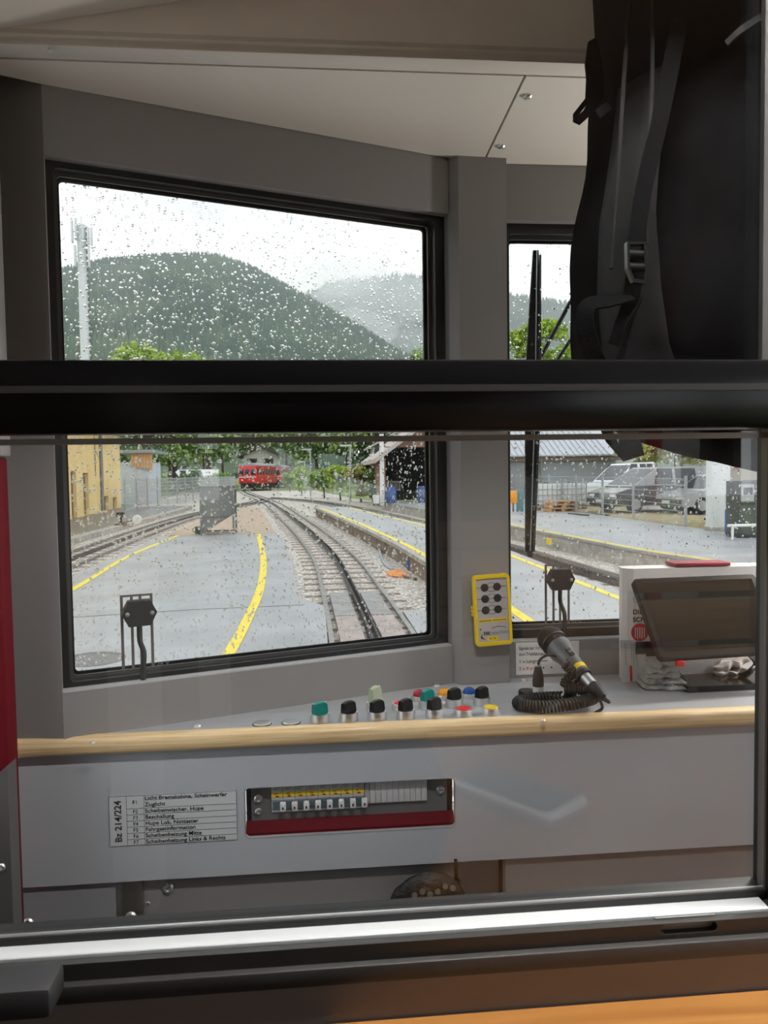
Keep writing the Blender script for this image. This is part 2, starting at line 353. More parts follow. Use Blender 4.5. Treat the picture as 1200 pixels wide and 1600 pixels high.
for q in ((824, 150), (783, 228)): screw(ce, onZ(*q, CZ), (0, 0, -1), 1.05)
def vz(X):                                                 # the vaulted roof
    a = abs(X - XC); return .76 - max(0, .19 * (a - .42)) - (0.05 * (min(a, .42) / .42) ** 2) + .05 * (1 if a >= .42 else (a / .42) ** 2) * 0
def vault(y0, y1, name, lab, mt=None):
    m = I(); xs = np.linspace(-.56, 2.0, 33)
    m.add([(x, y, vz(x) + dz) for x in xs for y in (y0, y1) for dz in (0, .03)], [f for i in range(32) for k in (4 * i,) for f in ((k, k + 2, k + 6, k + 4), (k + 1, k + 5, k + 7, k + 3), (k, k + 4, k + 5, k + 1), (k + 2, k + 3, k + 7, k + 6))])
    m.build(name, mt or CREAM, None, kind='structure', label=lab, cat='ceiling')
vault(.562, 1.0545, 'ceiling_vault', 'cream vaulted roof lining above the bulkhead')
beam = empty('trim_3', ip((XC, 1.05, CZ)), 'cream bulkhead beam across the top of the picture', 'beam', kind='structure')
xs = np.linspace(-.5, 1.94, 21)
I().poly((0, 1.055, 0), (1, 0, 0), (0, 0, 1), [(-.5, CZ)] + [(1.94, CZ)] + [(x, vz(x) + .03) for x in xs[::-1]], .012, (), (0, 1, 0)).build('beam_face', mat('taupe_panel', (.78, .69, .60), .45, var=.03), beam)
I().bx(-.5, 1.94, 1.055, 1.0892, CZ - .0005, CZ + .012, .002).build('beam_lip', CREAM, beam)
screw(beam, onY(78, 78, 1.055), (0, -1, 0), .5)

# ================================================================== PARTITION with the sash window the picture is taken through
wp = empty('wall_partition', ip((0, 0, 0)), 'dark partition wall between the compartment and the cab', 'wall', kind='structure')
holes = [rect(-.478, .372, -.340, .52), rrect(.50, .94, -.30, .52, .03), rect(1.07, 1.915, -.345, .52)]
I().poly((0, .545, 0), (1, 0, 0), (0, 0, 1), [(-.55, FZ), (1.99, FZ)] + [(x, vz(x) + .02) for x in np.linspace(1.99, -.55, 17)], .015, holes, (0, 1, 0)).build('partition_panel', DKGREY, wp)
for h in ((.505, .935, -.295, .515), (1.075, 1.91, -.34, .515)):
    I().poly((0, .55, 0), (1, 0, 0), (0, 0, 1), rect(*h), .005, (), (0, 1, 0)).build('pane', GLASS, wp)
win3 = empty('window_3', ip((-.05, .53, -.37)), 'two-part sash window with a black middle rail, nearest the viewer', 'window', kind='structure')
YS = .53
# lower and upper panes
I().bx(-.470, .3285, .5285, .5325, -.316, .030).build('pane', GLASS, win3)
I().bx(-.470, .3285, .5385, .5425, .060, .518).build('pane', GLASS, win3)
# middle rail of two overlapping members and their brush seals
I().bx(-.477, .330, .512, .5275, .0285, .0765, .0025).build('middle_rail', BLKGLOSS, win3)
I().bx(-.477, .330, .533, .549, .0300, .0755, .002).build('middle_rail', BLKGLOSS, win3)
I().bx(-.470, .3285, .527, .5285, .0225, .0265).build('pane_edge', mat('glass_edge', (.25, .27, .27), .2), win3)
I().bx(-.477, .330, .5108, .512, .0550, .0595).build('rail_groove', mat('dark_seam', (.03, .03, .03), .35), win3)
# right stile and bottom rail, stepped towards the viewer
I().bx(.3262, .372, .512, .545, -.36, .56, .003).build('stile', BLACK, win3)
I().bx(.3245, .3262, .5265, .5345, -.312, .56).build('glazing_bead', mat('grey_bead', (.16, .16, .16), .4), win3)
I().bx(-.477, .3262, .5252, .545, -.3200, -.3095, .002).build('gasket', RUBBER, win3)
I().bx(-.477, .3245, .5268, .5284, -.3105, -.3082).build('glazing_bead', mat('bright_bead', (.5, .5, .5), .3, .8), win3)
m = I(); m.poly((-.477, 0, 0), (0, 1, 0), (0, 0, 1), [(.5250, -.3150), (.5250, -.345), (.5120, -.345), (.5120, -.3180), (.5122, -.3162), (.5128, -.3156), (.5170, -.3152)], .797, (), (1, 0, 0)); m.build('sill_channel', SATIN, win3)
I().bx(.3205, .372, .508, .524, -.344, -.3150, .003).build('corner_block', BLACK, win3)
sc_ = onY(1077, 1450, .504); hs = [rrect(sc_.x - .0205, sc_.x + .0205, sc_.z - .0036, sc_.z + .0036, .0034)]
I().poly((0, .5040, 0), (1, 0, 0), (0, 0, 1), [(-.477, -.3285), (.372, -.3285), (.372, -.3172), (-.477, -.3172)], .0055, hs, (0, 1, 0)).build('bottom_rail', OLIVE, win3)
I().bx(sc_.x - .022, sc_.x + .022, .5096, .5112, sc_.z - .005, sc_.z + .005).build('finger_slot', mat('slot_back', (.30, .30, .29), .4, .5), win3)
I().bx(-.477, .372, .4985, .530, -.3411, -.3286, .0015).build('lower_track', mat('dark_track', (.022, .021, .020), .45), win3)
I().bx(-.240, -.168, .474, .5035, -.3330, -.3130, .004).build('latch', RUBBER, win3)
win_wall = I().bx(-.55, 1.99, .5005, .5445, FZ, -.3414).build('trim_4', mat('taupe_wall', (.17, .145, .135), .5), None, kind='structure', label='brown-grey wall panel below the sash window', cat='panel')

# ================================================================== COMPARTMENT behind the viewer (seen only mirrored in the glass)
I().bx(-.55, 1.99, -2.65, .50, FZ - .05, FZ).build('floor_compartment', mat('brown_floor', (.10, .08, .07), .6), kind='structure', label='dark compartment floor behind the viewer', cat='floor')
vault(-2.65, .545, 'ceiling_compartment', 'brown planked compartment ceiling behind the viewer', PLANK)
DKWOOD = mat('dark_compartment_wood', (.06, .042, .032), .5)
for k in (0, 1):
    x = -.55 if k == 0 else 1.99
    I().poly((x, 0, 0), (0, 1, 0), (0, 0, 1), rect(-2.65, .545, FZ, .62), -.04 if k == 0 else .04, [[], [rrect(-.98, .30, -.30, .50, .05), rrect(-2.45, -1.15, -.30, .50, .05)]][k], (1, 0, 0)).build(['wall_compartment_left', 'wall_compartment_right'][k], DKWOOD, None, kind='structure', label=['brown wooden side wall beside the viewer', 'cream side wall with windows across the aisle'][k], cat='wall')
I().poly((0, -2.65, 0), (1, 0, 0), (0, 0, 1), [(-.55, FZ), (1.99, FZ)] + [(xx, vz(xx) + .02) for xx in np.linspace(1.99, -.55, 17)], .03, (), (0, -1, 0)).build('wall_rear', DKWOOD, None, kind='structure', label='dark wooden rear wall of the compartment', cat='wall')

fit = empty('reflection_fittings', ip((.6, -2.6, FZ)), 'unseen pale posts and white and red panels added for faint reflections in the black rail', 'fittings', kind='structure')
LGP = mat('light_grey_post', (.55, .55, .53), .5)  # posts and panels added unseen so the rail reflects pale and red patches
I().bx(-.55, -.44, -1.12, -.98, FZ, .55).build('post', LGP, fit); I().bx(-.549, -.42, -2.64, -2.50, FZ, .55).build('post', LGP, fit)
I().bx(1.45, 1.62, -2.64, -2.60, FZ, .50).build('reflect_panel', WHITE, fit); I().bx(1.63, 1.70, -2.64, -2.58, FZ, .50).build('reflect_edge', mat('bright_red', (.6, .02, .03), .5), fit); I().bx(1.71, 1.90, -2.64, -2.60, FZ, .50).build('reflect_panel', WHITE, fit)
# ================================================================== CONTROL DESK
DZ = -.385
desk = empty('control_desk', ip((XC, 1.28, FZ)), 'grey control desk with a light wooden front edge', 'desk')
dp = [(-.452, 1.1745), (-.378, 1.163), (.245, 1.3845), (.2625, 1.3645), (.3495, 1.3705), (.3515, 1.396)]
dp = dp + [(2 * XC - x, y) for x, y in dp[::-1]]
I().poly((0, 0, DZ), (1, 0, 0), (0, 1, 0), dp, -.018, (), (0, 0, 1)).build('desk_top', GREYD, desk)
m = I(); lip = [(1.1735, DZ - .0265), (1.1735, DZ + .0012), (1.162, DZ + .0014), (1.157, DZ - .001), (1.1540, DZ - .006), (1.1540, DZ - .019), (1.157, DZ - .0245), (1.162, DZ - .0265)]
m.poly((-.456, 0, 0), (0, 1, 0), (0, 0, 1), lip, 2 * (XC + .456), (), (1, 0, 0)); m.sm = [True] * len(m.sm)
edge = m.build('edge_strip', PINE, desk, sharp=50)
for q in ((145, 1161), (848, 1126)): screw(edge, onZ(*q, DZ + .0015), (0, 0, 1), .6)
FY = 1.17
hole = rrect(-.1165, .2105, -.5555, -.4775, .008)
I().poly((0, FY, 0), (1, 0, 0), (0, 0, 1), rect(-.450, 2 * XC + .45, -.613, DZ - .0270), .004, [hole], (0, 1, 0)).build('front_panel', GREYP, desk)
I().bx(-.450, 2 * XC + .45, FY + .005, 1.38, -.613, -.610).build('bottom_flange', GREYP, desk)
bezel = I().poly((0, FY - .0005, 0), (1, 0, 0), (0, 0, 1), rrect(-.1175, .2115, -.5565, -.4765, .009), .012, [rrect(-.1162, .2102, -.5552, -.4778, .008)], (0, 1, 0)).build('cutout_edge', mat('bare_edge', (.42, .42, .43), .4), desk)
# under the desk
und = empty('trim_5', ip((0, 1.3, FZ)), 'grey screwed panels below the control desk', 'panel', kind='structure')
I().bx(-.498, -.314, 1.177, 1.19, FZ, -.6135).build('kick_panel', mat('kick_grey', (.34, .345, .36), .42), und)
I().bx(-.499, 1.939, 1.385, 1.396, FZ, -.615).build('kick_backing', DKGREY, und)
I().bx(-.275, .215, 1.184, 1.20, FZ, -.6135).build('kick_panel', mat('lower_taupe', (.27, .255, .26), .5), und)
I().bx(.2155, .292, 1.225, 1.24, FZ, -.6135).build('kick_panel', GREYP, und)
I().bx(.2925, 1.9, 1.179, 1.20, FZ, -.6135).build('kick_panel', MATS['lower_taupe'], und)
I().bx(-.3135, -.306, 1.1755, 1.20, FZ, -.6135).bx(-.283, -.2755, 1.1755, 1.20, FZ, -.6135).bx(-.3135, -.2755, 1.186, 1.20, FZ, -.6135).build('channel_post', mat('dull_steel', (.32, .30, .28), .35, .9, var=.1), und)
for q, yy in (((45, 1442), 1.177), ((205, 1432), 1.177), ((263, 1387), 1.184), ((231, 1412), 1.186)): screw(und, onY(*q, yy), (0, -1, 0), 1.25 if q[0] != 231 else .8)

# ================================================================== CONTROLS ON THE DESK (45 mm grid)
TEAL = mat('teal_plastic', (.0, .20, .17), .3); CELADON = mat('pale_green_plastic', (.42, .48, .34), .35, trans=.0)
KRED = mat('red_button', (.70, .03, .035), .3); KYEL = mat('yellow_button', (.80, .55, .04), .3); KORG = mat('orange_lens', (.85, .33, .01), .2); KBLU = mat('blue_lens', (.01, .08, .38), .2); KDRED = mat('dark_red_lens', (.42, .01, .03), .2)
def knob_block(c, h, L, W, ang, top=.55):
    """selector handle: a tapering grip with an arched top on a round skirt"""
    m = I(); c = Vector(c); R = rotz(ang); n = 9; V = []
    for k in range(n):
        t = -1 + 2 * k / (n - 1); x = t * L / 2; zt = h * (1 - .12 * t * t) - (.10 * h if t > .8 else 0); hw = W / 2 * (1 - .12 * abs(t))
        for (y, z) in ((-hw, 0), (hw, 0), (hw * top, zt * .93), (hw * top * .6, zt), (-hw * top * .6, zt), (-hw * top, zt * .93)): V.append(c + R @ Vector((x, y, z)))
    F = [(k * 6 + i, k * 6 + (i + 1) % 6, k * 6 + 6 + (i + 1) % 6, k * 6 + 6 + i) for k in range(n - 1) for i in range(6)] + [(5, 4, 3, 2, 1, 0), tuple((n - 1) * 6 + i for i in range(6))]
    m.add(V, F, True); return m
def ring(parent, c, r=.0150, h=.0135, name='collar'):
    return I().lathe(c, (0, 0, 1), [(r, 0), (r, h * .75), (r * .96, h), (r * .80, h), (r * .80, h * .75), (.001, h * .75)], 28).build(name, CHROME, parent)
def selector(x, y, material, label, ang=40, group='selector switches on the desk', tall=1.0):
    t = empty('selector_switch', ip((x, y, DZ)), label, 'switch', group)
    ring(t, (x, y, DZ)); I().lathe((x, y, DZ + .009), (0, 0, 1), [(.0105, 0), (.0100, .0042), (.002, .0042)], 24).build('knob_skirt', material, t)
    k = knob_block((x, y, DZ + .0125), .0185 * tall, .0235, .0135, ang, .7).build('knob', material, t, sharp=28)
    a = rotz(ang) @ Vector((.0105, 0, 0)); I().box((x + a.x, y + a.y, DZ + .0125 + .0168 * tall), (.0035, .0014, .0012), rotz(ang)).build('pointer_mark', WHITE, k)
    return t
def push(x, y, material, label, group='flat push buttons on the desk', h=.0105):
    t = empty('push_button', ip((x, y, DZ)), label, 'button', group)
    ring(t, (x, y, DZ), .0152, h); I().lathe((x, y, DZ + h * .7), (0, 0, 1), [(.0118, 0), (.0118, h * .30), (.0105, h * .42), (.001, h * .42)], 24).build('cap', material, t); return t
def lens(x, y, material, label):
    t = empty('indicator_light', ip((x, y, DZ)), label, 'indicator', 'domed indicator lights on the desk')
    ring(t, (x, y, DZ), .0148, .008); I().lathe((x, y, DZ + .006), (0, 0, 1), [(.0108, 0), (.0108, .004), (.009, .008), (.005, .0105), (.001, .0112)], 22).build('lens', material, t); return t
def blank(x, y, label):
    t = empty('blanking_plug', ip((x, y, DZ)), label, 'plug', 'flat steel blanking plugs on the desk')
    I().lathe((x, y, DZ), (0, 0, 1), [(.0142, 0), (.0142, .0016), (.0125, .003), (.001, .0034)], 28).build('disc', CHROME, t)
    I().lathe((x, y, DZ), (0, 0, 1), [(.0152, 0), (.0152, .0008), (.0143, .0008)], 28).build('seal_ring', RUBBER, t)
blank(-.089, 1.190, 'left flat round steel blanking plug on the desk'); blank(-.044, 1.190, 'right flat round steel blanking plug beside the teal switch')
selector(.001, 1.190, TEAL, 'teal selector switch in the front row, leftmost switch', 33)
selector(.046, 1.190, PLASTIC, 'black selector switch right of the front teal switch', 40)
selector(.091, 1.190, PLASTIC, 'black selector switch in front of the pale green switch', 38)
selector(.136, 1.190, PLASTIC, 'black selector switch in front of the small red button', 40)
selector(.182, 1.191, PLASTIC, 'black selector switch in front of the rear teal switch', 38)
push(.229, 1.192, KRED, 'flat red push button in the front row')
push(.274, 1.193, KYEL, 'flat yellow push button at the right end of the front row')
selector(.092, 1.236, CELADON, 'tall pale green selector switch standing behind a black one', 48, tall=1.5)
push(.134, 1.236, KRED, 'red push button half hidden behind a black switch')
selector(.178, 1.238, TEAL, 'teal selector switch in the rear row before the dark red light', 38)
selector(.223, 1.240, PLASTIC, 'black selector switch in front of the orange light', 38)
selector(.270, 1.242, PLASTIC, 'black selector switch in front of the blue light', 38)
lens(.171, 1.284, KDRED, 'dark red domed indicator light behind the rear teal switch')
lens(.214, 1.286, KORG, 'orange domed indicator light behind a black switch')
lens(.258, 1.288, KBLU, 'blue domed indicator light behind a black switch')
def rivet(p, lab):
    t = I().lathe(p, (0, 0, 1), [(.0062, 0), (.0062, .001), (.005, .003), (.0025, .004), (.0005, .0042)], 16).build('screw_head', CHROME, None, loc=ip(p)); tag(t, lab, 'screw', 'loose screw heads on the desk top')
rivet(onZ(308, 1135, DZ), 'steel screw head on the desk near the left window')
rivet(onZ(818, 1064, DZ), 'tiny screw head on the desk below the white notice')
rivet(onZ(682, 1072, DZ), 'tiny screw head behind the orange indicator light')
p = onZ(823, 1085, DZ); I().lathe(p, (0, 0, 1), [(.0145, 0), (.0145, .006), (.013, .008), (.001, .008)], 24).build('desk_cap', PLASTIC, None, loc=ip(p), label='flat black round cap on the desk beside the upright plug', cat='cap')

# ================================================================== FUSE STRIP IN THE CUT-OUT
fb = empty('fuse_strip', ip((.05, 1.2, -.556)), 'row of eight circuit breakers in the desk cut-out', 'fuse box')
FP = 1.187
pl_ = I(); pl_.bx(-.108, .200, FP, FP + .004, -.5365, -.477); pl_.build('mounting_plate', mat('zinc_plate', (.30, .30, .30), .4, .6, var=.05), fb)
I().bx(-.116, .210, FP + .006, FP + .03, -.552, -.476).build('dark_back', RUBBER, fb)
m = I(); m.poly((-.116, 0, 0), (0, 1, 0), (0, 0, 1), [(1.1752, -.5545), (1.1752, -.5505), (FP - .001, -.536), (FP - .001, -.5545)], .326, (), (1, 0, 0)); m.build('red_tray', RED, fb)
for q, s_ in (((404, 1248), 1.0), ((404, 1268), .8), ((688, 1234), 1.0)): screw(fb, onY(*q, FP), (0, -1, 0), s_)
bw = .0181; bx0 = -.0765; BRK = mat('breaker_grey', (.55, .56, .57), .4); STR = mat('yellow_strip', (.80, .62, .06), .45); LEV = mat('lever_dark', (.10, .15, .17), .4)
YB = FP - .006
for k in range(8):
    x0 = bx0 + k * bw; xm = x0 + bw / 2
    b = I().bx(x0 + .0003, x0 + bw - .0003, YB, FP, -.5035, -.4775, .0006).bx(x0 + .0003, x0 + bw - .0003, YB + .003, FP, -.5235, -.5035).build('breaker', BRK, fb)
    I().bx(x0 + .0004, x0 + bw - .0004, YB - .0006, YB, -.4985, -.4905).build('yellow_label', STR, b)
    I().bx(x0 + .007, x0 + .0122, YB - .0010, YB - .0006, -.4982, -.4963).build('indicator', KDRED, b)
    I().bx(x0 + .002, x0 + bw - .002, YB + .0012, YB + .003, -.519, -.507).build('recess', LEV, b)
    I().bx(x0 + bw - .0048, x0 + bw + .0044, YB - .008, YB + .002, -.5195, -.506, .002).build('toggle', WHITE, b)
    I().bx(x0 + bw - .0016, x0 + bw + .0008, YB - .0084, YB - .008, -.5155, -.5115).build('toggle_mark', INK, b)
    for j, w_ in enumerate((.009, .011, .008)): I().bx(x0 + .003, x0 + .003 + w_, YB - .0003, YB, -.4812 - j * .003, -.4802 - j * .003).build('print_line', mat('grey_print', (.2, .2, .22), .6), b)
    text(['F1', 'F2', 'F3', 'F4', 'F5', 'F6', 'F7', 'FI'][k], .0052, (x0 + .0055, YB - .0007, -.4955), (1, 0, 0), (0, 0, 1), INK, b)
bx1 = bx0 + 8 * bw
I().bx(bx1 + .001, bx1 + .008, YB, FP, -.5165, -.476).build('end_bracket', mat('taupe_plastic', (.42, .40, .40), .45), fb)
for k in range(10): I().bx(bx1 + .0086 + k * .0091, bx1 + .0086 + (k + 1) * .0091 - .0004, YB + .001, FP, -.5165, -.4765, .0005).build('blank_cover', mat('off_white_cover', (.62, .61, .62), .45), fb)

# ================================================================== LABELS ON THE PANELS
lb = empty('fuse_legend', ip((-.224, FY, -.5585)), 'pale printed fuse legend stuck left of the circuit breakers', 'label')
lx0, lx1, lz0, lz1 = -.3190, -.1285, -.5570, -.4800
I().bx(lx0, lx1, FY - .0007, FY - .0001, lz0, lz1).build('film', LABELP, lb)
ln = I(); rows = [lz1, lz1 - .0200] + [lz1 - .0200 - .0095 * k for k in range(1, 7)]
for z in rows[1:-1]: ln.bx(lx0 + .0262, lx1 - .001, FY - .0010, FY - .0007, z - .0002, z + .0002)
for x in (lx0 + .0262, lx0 + .0518): ln.bx(x - .0002, x + .0002, FY - .0010, FY - .0007, lz0, lz1)
for a in ((lx0, lx1, lz0, lz0 + .0004), (lx0, lx1, lz1 - .0004, lz1), (lx0, lx0 + .0004, lz0, lz1), (lx1 - .0004, lx1, lz0, lz1)): ln.bx(a[0], a[1], FY - .0010, FY - .0007, a[2], a[3])
ln.build('ruled_lines', INK, lb)
TX = FY - .0011; UX, UZ = (1, 0, 0), (0, 0, 1)
text('Bz 214/224', .0142, (lx0 + .0180, TX, (lz0 + lz1) / 2), (0, 0, 1), (-1, 0, 0), INK, lb, align='CENTER', bold=.00018)
text('Licht Bremskabine, Scheinwerfer', .0086, (lx0 + .0532, TX, lz1 - .0075), UX, UZ, INK, lb, sx=1.08, bold=.00008)
text('Zuglicht', .0086, (lx0 + .0532, TX, lz1 - .0172), UX, UZ, INK, lb, sx=1.08, bold=.00008)
for k, s_ in enumerate(['Scheibenwischer, Hupe', 'Beschallung', 'Hupe Lok, Nottaster', 'Fahrgastinformation', 'Scheibenheizung Mitte', 'Scheibenheizung Links & Rechts']):
    text(s_, .0086, (lx0 + .0532, TX, rows[k + 1] - .0072), UX, UZ, INK, lb, sx=1.08, bold=.00008)
    text('F%d' % (k + 2), .0080, (lx0 + .0390, TX, rows[k + 1] - .0073), UX, UZ, INK, lb, align='CENTER')
text('F1', .0080, (lx0 + .0390, TX, lz1 - .0128), UX, UZ, INK, lb, align='CENTER')
sg = empty('signal_notice', ip((.43, 1.397, -.38)), 'white notice about driver signals behind the microphone', 'notice')
I().bx(.3690, .4905, 1.3965, 1.3975, -.3795, -.3185).build('plate', PAPER, sg)
for z, s_ in ((-.3320, 'Signale zur Verständigung mit'), (-.3435, 'dem Triebfahrzeugführer'), (-.3570, '1 x Lang'), (-.3705, '2 x Kurz')):
    text(s_, .0095, (.3745, 1.3962, z), UX, UZ, INK if '2 x' not in s_ else REDINK, sg, sx=.72 if 'Sig' in s_ or 'dem' in s_ else .95)
I().bx(.404, .43, 1.3960, 1.3964, -.3548, -.3535).lathe((.4215, 1.3964, -.3672), (0, -1, 0), [(.0016, 0), (.0016, .0005), (.0002, .0006)], 12).lathe((.4370, 1.3964, -.3672), (0, -1, 0), [(.0016, 0), (.0016, .0005), (.0002, .0006)], 12).build('signal_marks', INK, sg)

# ================================================================== YELLOW REMOTE BOX ON THE PILLAR
yb = empty('remote_control', ip((.3125, 1.362, -.314)), 'yellow handheld remote control with six black keys on the pillar', 'remote control')
A = math.radians(-2.6); YU = Vector((math.cos(A), .05, -math.sin(A) * -1)).normalized(); YU = Vector((math.cos(A), .055, math.sin(A) * -1)).normalized(); YV = (Vector((-.068, 0, 1)) - YU * YU.dot(Vector((-.068, 0, 1)))).normalized(); YN = YU.cross(YV)
YN = YN if YN.y < 0 else -YN
yc = Vector((.3125, 1.3645, -.246))
def ybp(a, b, h=0.0): return yc + YU * a + YV * b + YN * h
I().poly(ybp(0, 0, 0), YU, YV, rrect(-.0315, .0315, -.0615, .0615, .006), .010, (), YN).build('back_shell', mat('yellow_shade', (.70, .47, .02), .35), yb)
m = I(); m.poly(ybp(0, 0, .0102), YU, YV, rrect(-.034, .034, -.064, .064, .007), .010, [rrect(-.0290, .0290, -.0575, .0575, .004)], YN); m.build('shell', YELLOW, yb)
fc = I().poly(ybp(0, 0, .0102), YU, YV, rrect(-.0289, .0289, -.0574, .0574, .004), .007, (), YN).build('face_plate', mat('silver_pink_foil', (.50, .46, .45), .4), yb)
for r_ in range(3):
    zb = .0415 - r_ * .0205
    for s_ in (-1, 1): I().lathe(ybp(s_ * .0115 - .001, zb, .0173), YN, [(.0072, 0), (.0072, .0008), (.006, .0012), (.0003, .0013)], 22).build('key', INK, yb)
    I().poly(ybp(0, zb, .0173), YU, YV, rect(-.0285, .0265, -.0004, .0004), .0003, (), YN).poly(ybp(0, zb, .0173), YU, YV, [(-.008, .0055), (-.003, .0083), (.003, .0083), (.008, .0055), (.008, .0048), (.003, .0076), (-.003, .0076), (-.008, .0048)], .0003, (), YN).poly(ybp(0, zb, .0173), YU, YV, [(-.008, -.0055), (-.003, -.0083), (.003, -.0083), (.008, -.0055), (.008, -.0048), (.003, -.0076), (-.003, -.0076), (-.008, -.0048)], .0003, (), YN).build('key_outline', INK, yb)
I().poly(ybp(0, -.0185, .0173), YU, YV, rect(-.026, .027, -.0030, .0030), .0004, (), YN).build('yellow_band', YELLOW, yb)
m = I()
for k in range(24):
    if k != 11: m.poly(ybp(-.0245 + k * .0021, -.0185, .0177), YU, YV, rect(-.0006, .0006, -.0011, .0011), .0002, (), YN)
m.build('small_print', INK, yb)
text('EBE', .0078, ybp(-.0185, -.0440, .0175), YU, YV, INK, yb, bold=.0002); text('SOLUTIONS', .0068, ybp(-.0030, -.0438, .0175), YU, YV, mat('grey_ink', (.16, .15, .15), .5), yb, sx=.86)
sw = [(-.004 + .028 * t, -.0345 + .0045 * math.sin(math.pi * t * .8 + .3)) for t in np.linspace(0, 1, 10)]
I().poly(ybp(0, 0, .0173), YU, YV, sw + [(x, y - .0010) for x, y in sw[::-1]], .0003, (), YN).build('swoosh', INK, yb)
I().poly(ybp(0, 0, .0173), YU, YV, [(-.0245, -.050), (-.0235, -.0455), (-.0205, -.0425), (-.0215, -.047), (-.0175, -.0512), (-.013, -.0535)], .0003, (), YN).build('swoosh', mat('navy_ink', (.01, .03, .08), .5), yb)
I().poly(ybp(0, 0, .0173), YU, YV, rrect(-.0125, .0080, -.0550, -.0475, .0015, 2), .0006, (), YN).build('type_plate', YELLOW, yb); text('RC 24', .0048, ybp(-.0085, -.0530, .0181), YU, YV, INK, yb)
I().lathe(ybp(-.024, -.0335, .0173), YN, [(.0016, 0), (.0016, .0006), (.0003, .0007)], 12).build('lamp', DKGREY, yb)
for b_ in (.004, -.003, -.010): I().box(ybp(-.0352, b_ + .002, .008), (.003, .006, .005), None, .0008).build('side_stud', YELLOW, yb)

# ================================================================== HEATER CONNECTORS ON THE WINDSCREENS
def connector(win_o, u, v, n, c, cable_end, label, plabel):
    """hexagonal black terminal block glued on the pane, flat conductor strips and a cable; n points into the cab"""
    t = empty('heater_connector', ip(c), label, 'connector', 'windscreen heater connectors'); c = Vector(c)
    hexo = [(-.0265, 0), (-.0165, .0200), (.0165, .0200), (.0265, 0), (.0165, -.0200), (-.0165, -.0200)]
    hexo = [(x, y + x * .02) for x, y in hexo]
    hb = I(); hb.poly(c + n * .004, u, v, hexo, .016, (), n); hb.build('housing', PLASTIC, t)
    I().poly(c + n * .0205, u, v, [(x * .985, y * .985) for x, y in hexo], .003, (), n).build('cover', mat('dark_cover', (.022, .022, .022), .4), t)
    for s_ in (-1, 1): I().lathe(c + u * s_ * .0185 + n * .0235, n, [(.0033, 0), (.0033, .001), (.0022, .0016), (.0003, .0016)], 12).build('screw', ALU, t)
    b0 = c + n * .012 - v * .019; e = Vector(cable_end); I().tube(catmull([b0, b0 - v * .025 + n * .002, (b0 + e) / 2 + u * .0035 + n * .003, e + v * .015, e], 6), .0042, 10).build('cable', RUBBER, t)
    g = mat('heater_foil', (.20, .17, .16), .4, .4)
    st = I(); zb = -.075
    for a in (-.0245, -.0095, .0035, .0205): st.poly(c + n * .0006, u, v, rect(a - .0022, a + .0022, -.100, .024), .0008, (), n)
    st.poly(c + n * .0006, u, v, rect(-.0267, .0227, .0241, .0275), .0008, (), n); st.build('conductor_strip', g, t)
    text('24 V', .0105, c + u * .0262 - v * .0905 + n * .0009, u, v, mat('faint_ink', (.25, .25, .25), .5), t)
connector(None, SU, ZV, -SN, sp(.1148, -.2105, .0395), sp(.1165, -.3155, .012), 'black hexagonal heater connector with cable on the large left windscreen', None)
connector(None, Vector((1, 0, 0)), ZV, Vector((0, -1, 0)), Vector((.4640, 1.4392, -.2050)), Vector((.4660, 1.408, -.3165)), 'black hexagonal heater connector behind the microphone', None)

# ================================================================== MICROPHONE, PLUG, COILED CORD
mic = empty('microphone', ip((.44, 1.25, DZ)), 'black handheld microphone with a yellow tape ring lying over the coiled cord', 'microphone')
h0 = onY(862, 1000, 1.300); t0 = onY(918, 1062, 1.205)
ax = (t0 - h0).normalized(); L = (t0 - h0).length
MICB = mat('mic_grey', (.14, .145, .15), .4, .5)
I().lathe(h0, ax, [(.0215, .020), (.0220, .026), (.0220, .034), (.0185, .046), (.0155, L * .62), (.0130, L * .86)], 28).build('body', MICB, mic)
prof = [(.0005, -.0255)] + [(.0240 * math.sin(math.radians(a)), -.0022 - .0235 * math.cos(math.radians(a))) for a in range(12, 118, 12)] + [(.0215, .0125), (.0215, .0195)]
gr = I().lathe(h0, ax, prof, 28).build('grille', mat('mic_mesh', (.03, .03, .032), .45, .4, bump=1.0, bscale=900), mic)
I().lathe(h0, ax, [(.0225, .0055), (.0240, .0065), (.0240, .0105), (.0225, .0115)], 28).build('grille_band', mat('dark_band', (.012, .012, .012), .3), gr)
I().lathe(h0, ax, [(.0140, L * .735), (.0148, L * .74), (.0141, L * .815), (.0134, L * .82)], 24).build('tape_ring', YELLOW, mic)
I().lathe(h0, ax, [(.0128, L * .86), (.0135, L * .87), (.0132, L * .93), (.0095, L * .94)], 24).build('end_ring', RUBBER, mic)
pg = I().lathe(h0, ax, [(.0098, L * .93), (.0098, L * 1.13), (.0090, L * 1.14)], 20).build('plug_shell', ALU, mic)
I().lathe(h0, ax, [(.0100, L * 1.14), (.0100, L * 1.22), (.0075, L * 1.34), (.0052, L * 1.40), (.0035, L * 1.41)], 20).build('strain_relief', RUBBER, pg)
d_, e1_, e2_ = frame(ax); swn = (Vector((0, -.75, .66)) - ax * ax.dot(Vector((0, -.75, .66)))).normalized(); swc = h0 + ax * (L * .50) + swn * .0170
Ms = Matrix((ax, swn.cross(ax), swn)).transposed()
s1 = I().box(swc, (.020, .010, .002), Ms, .0006).build('switch_plate', INK, mic); I().box(swc + ax * .003 + swn * .002, (.006, .0075, .003), Ms, .0008).build('slider', DKGREY, s1)
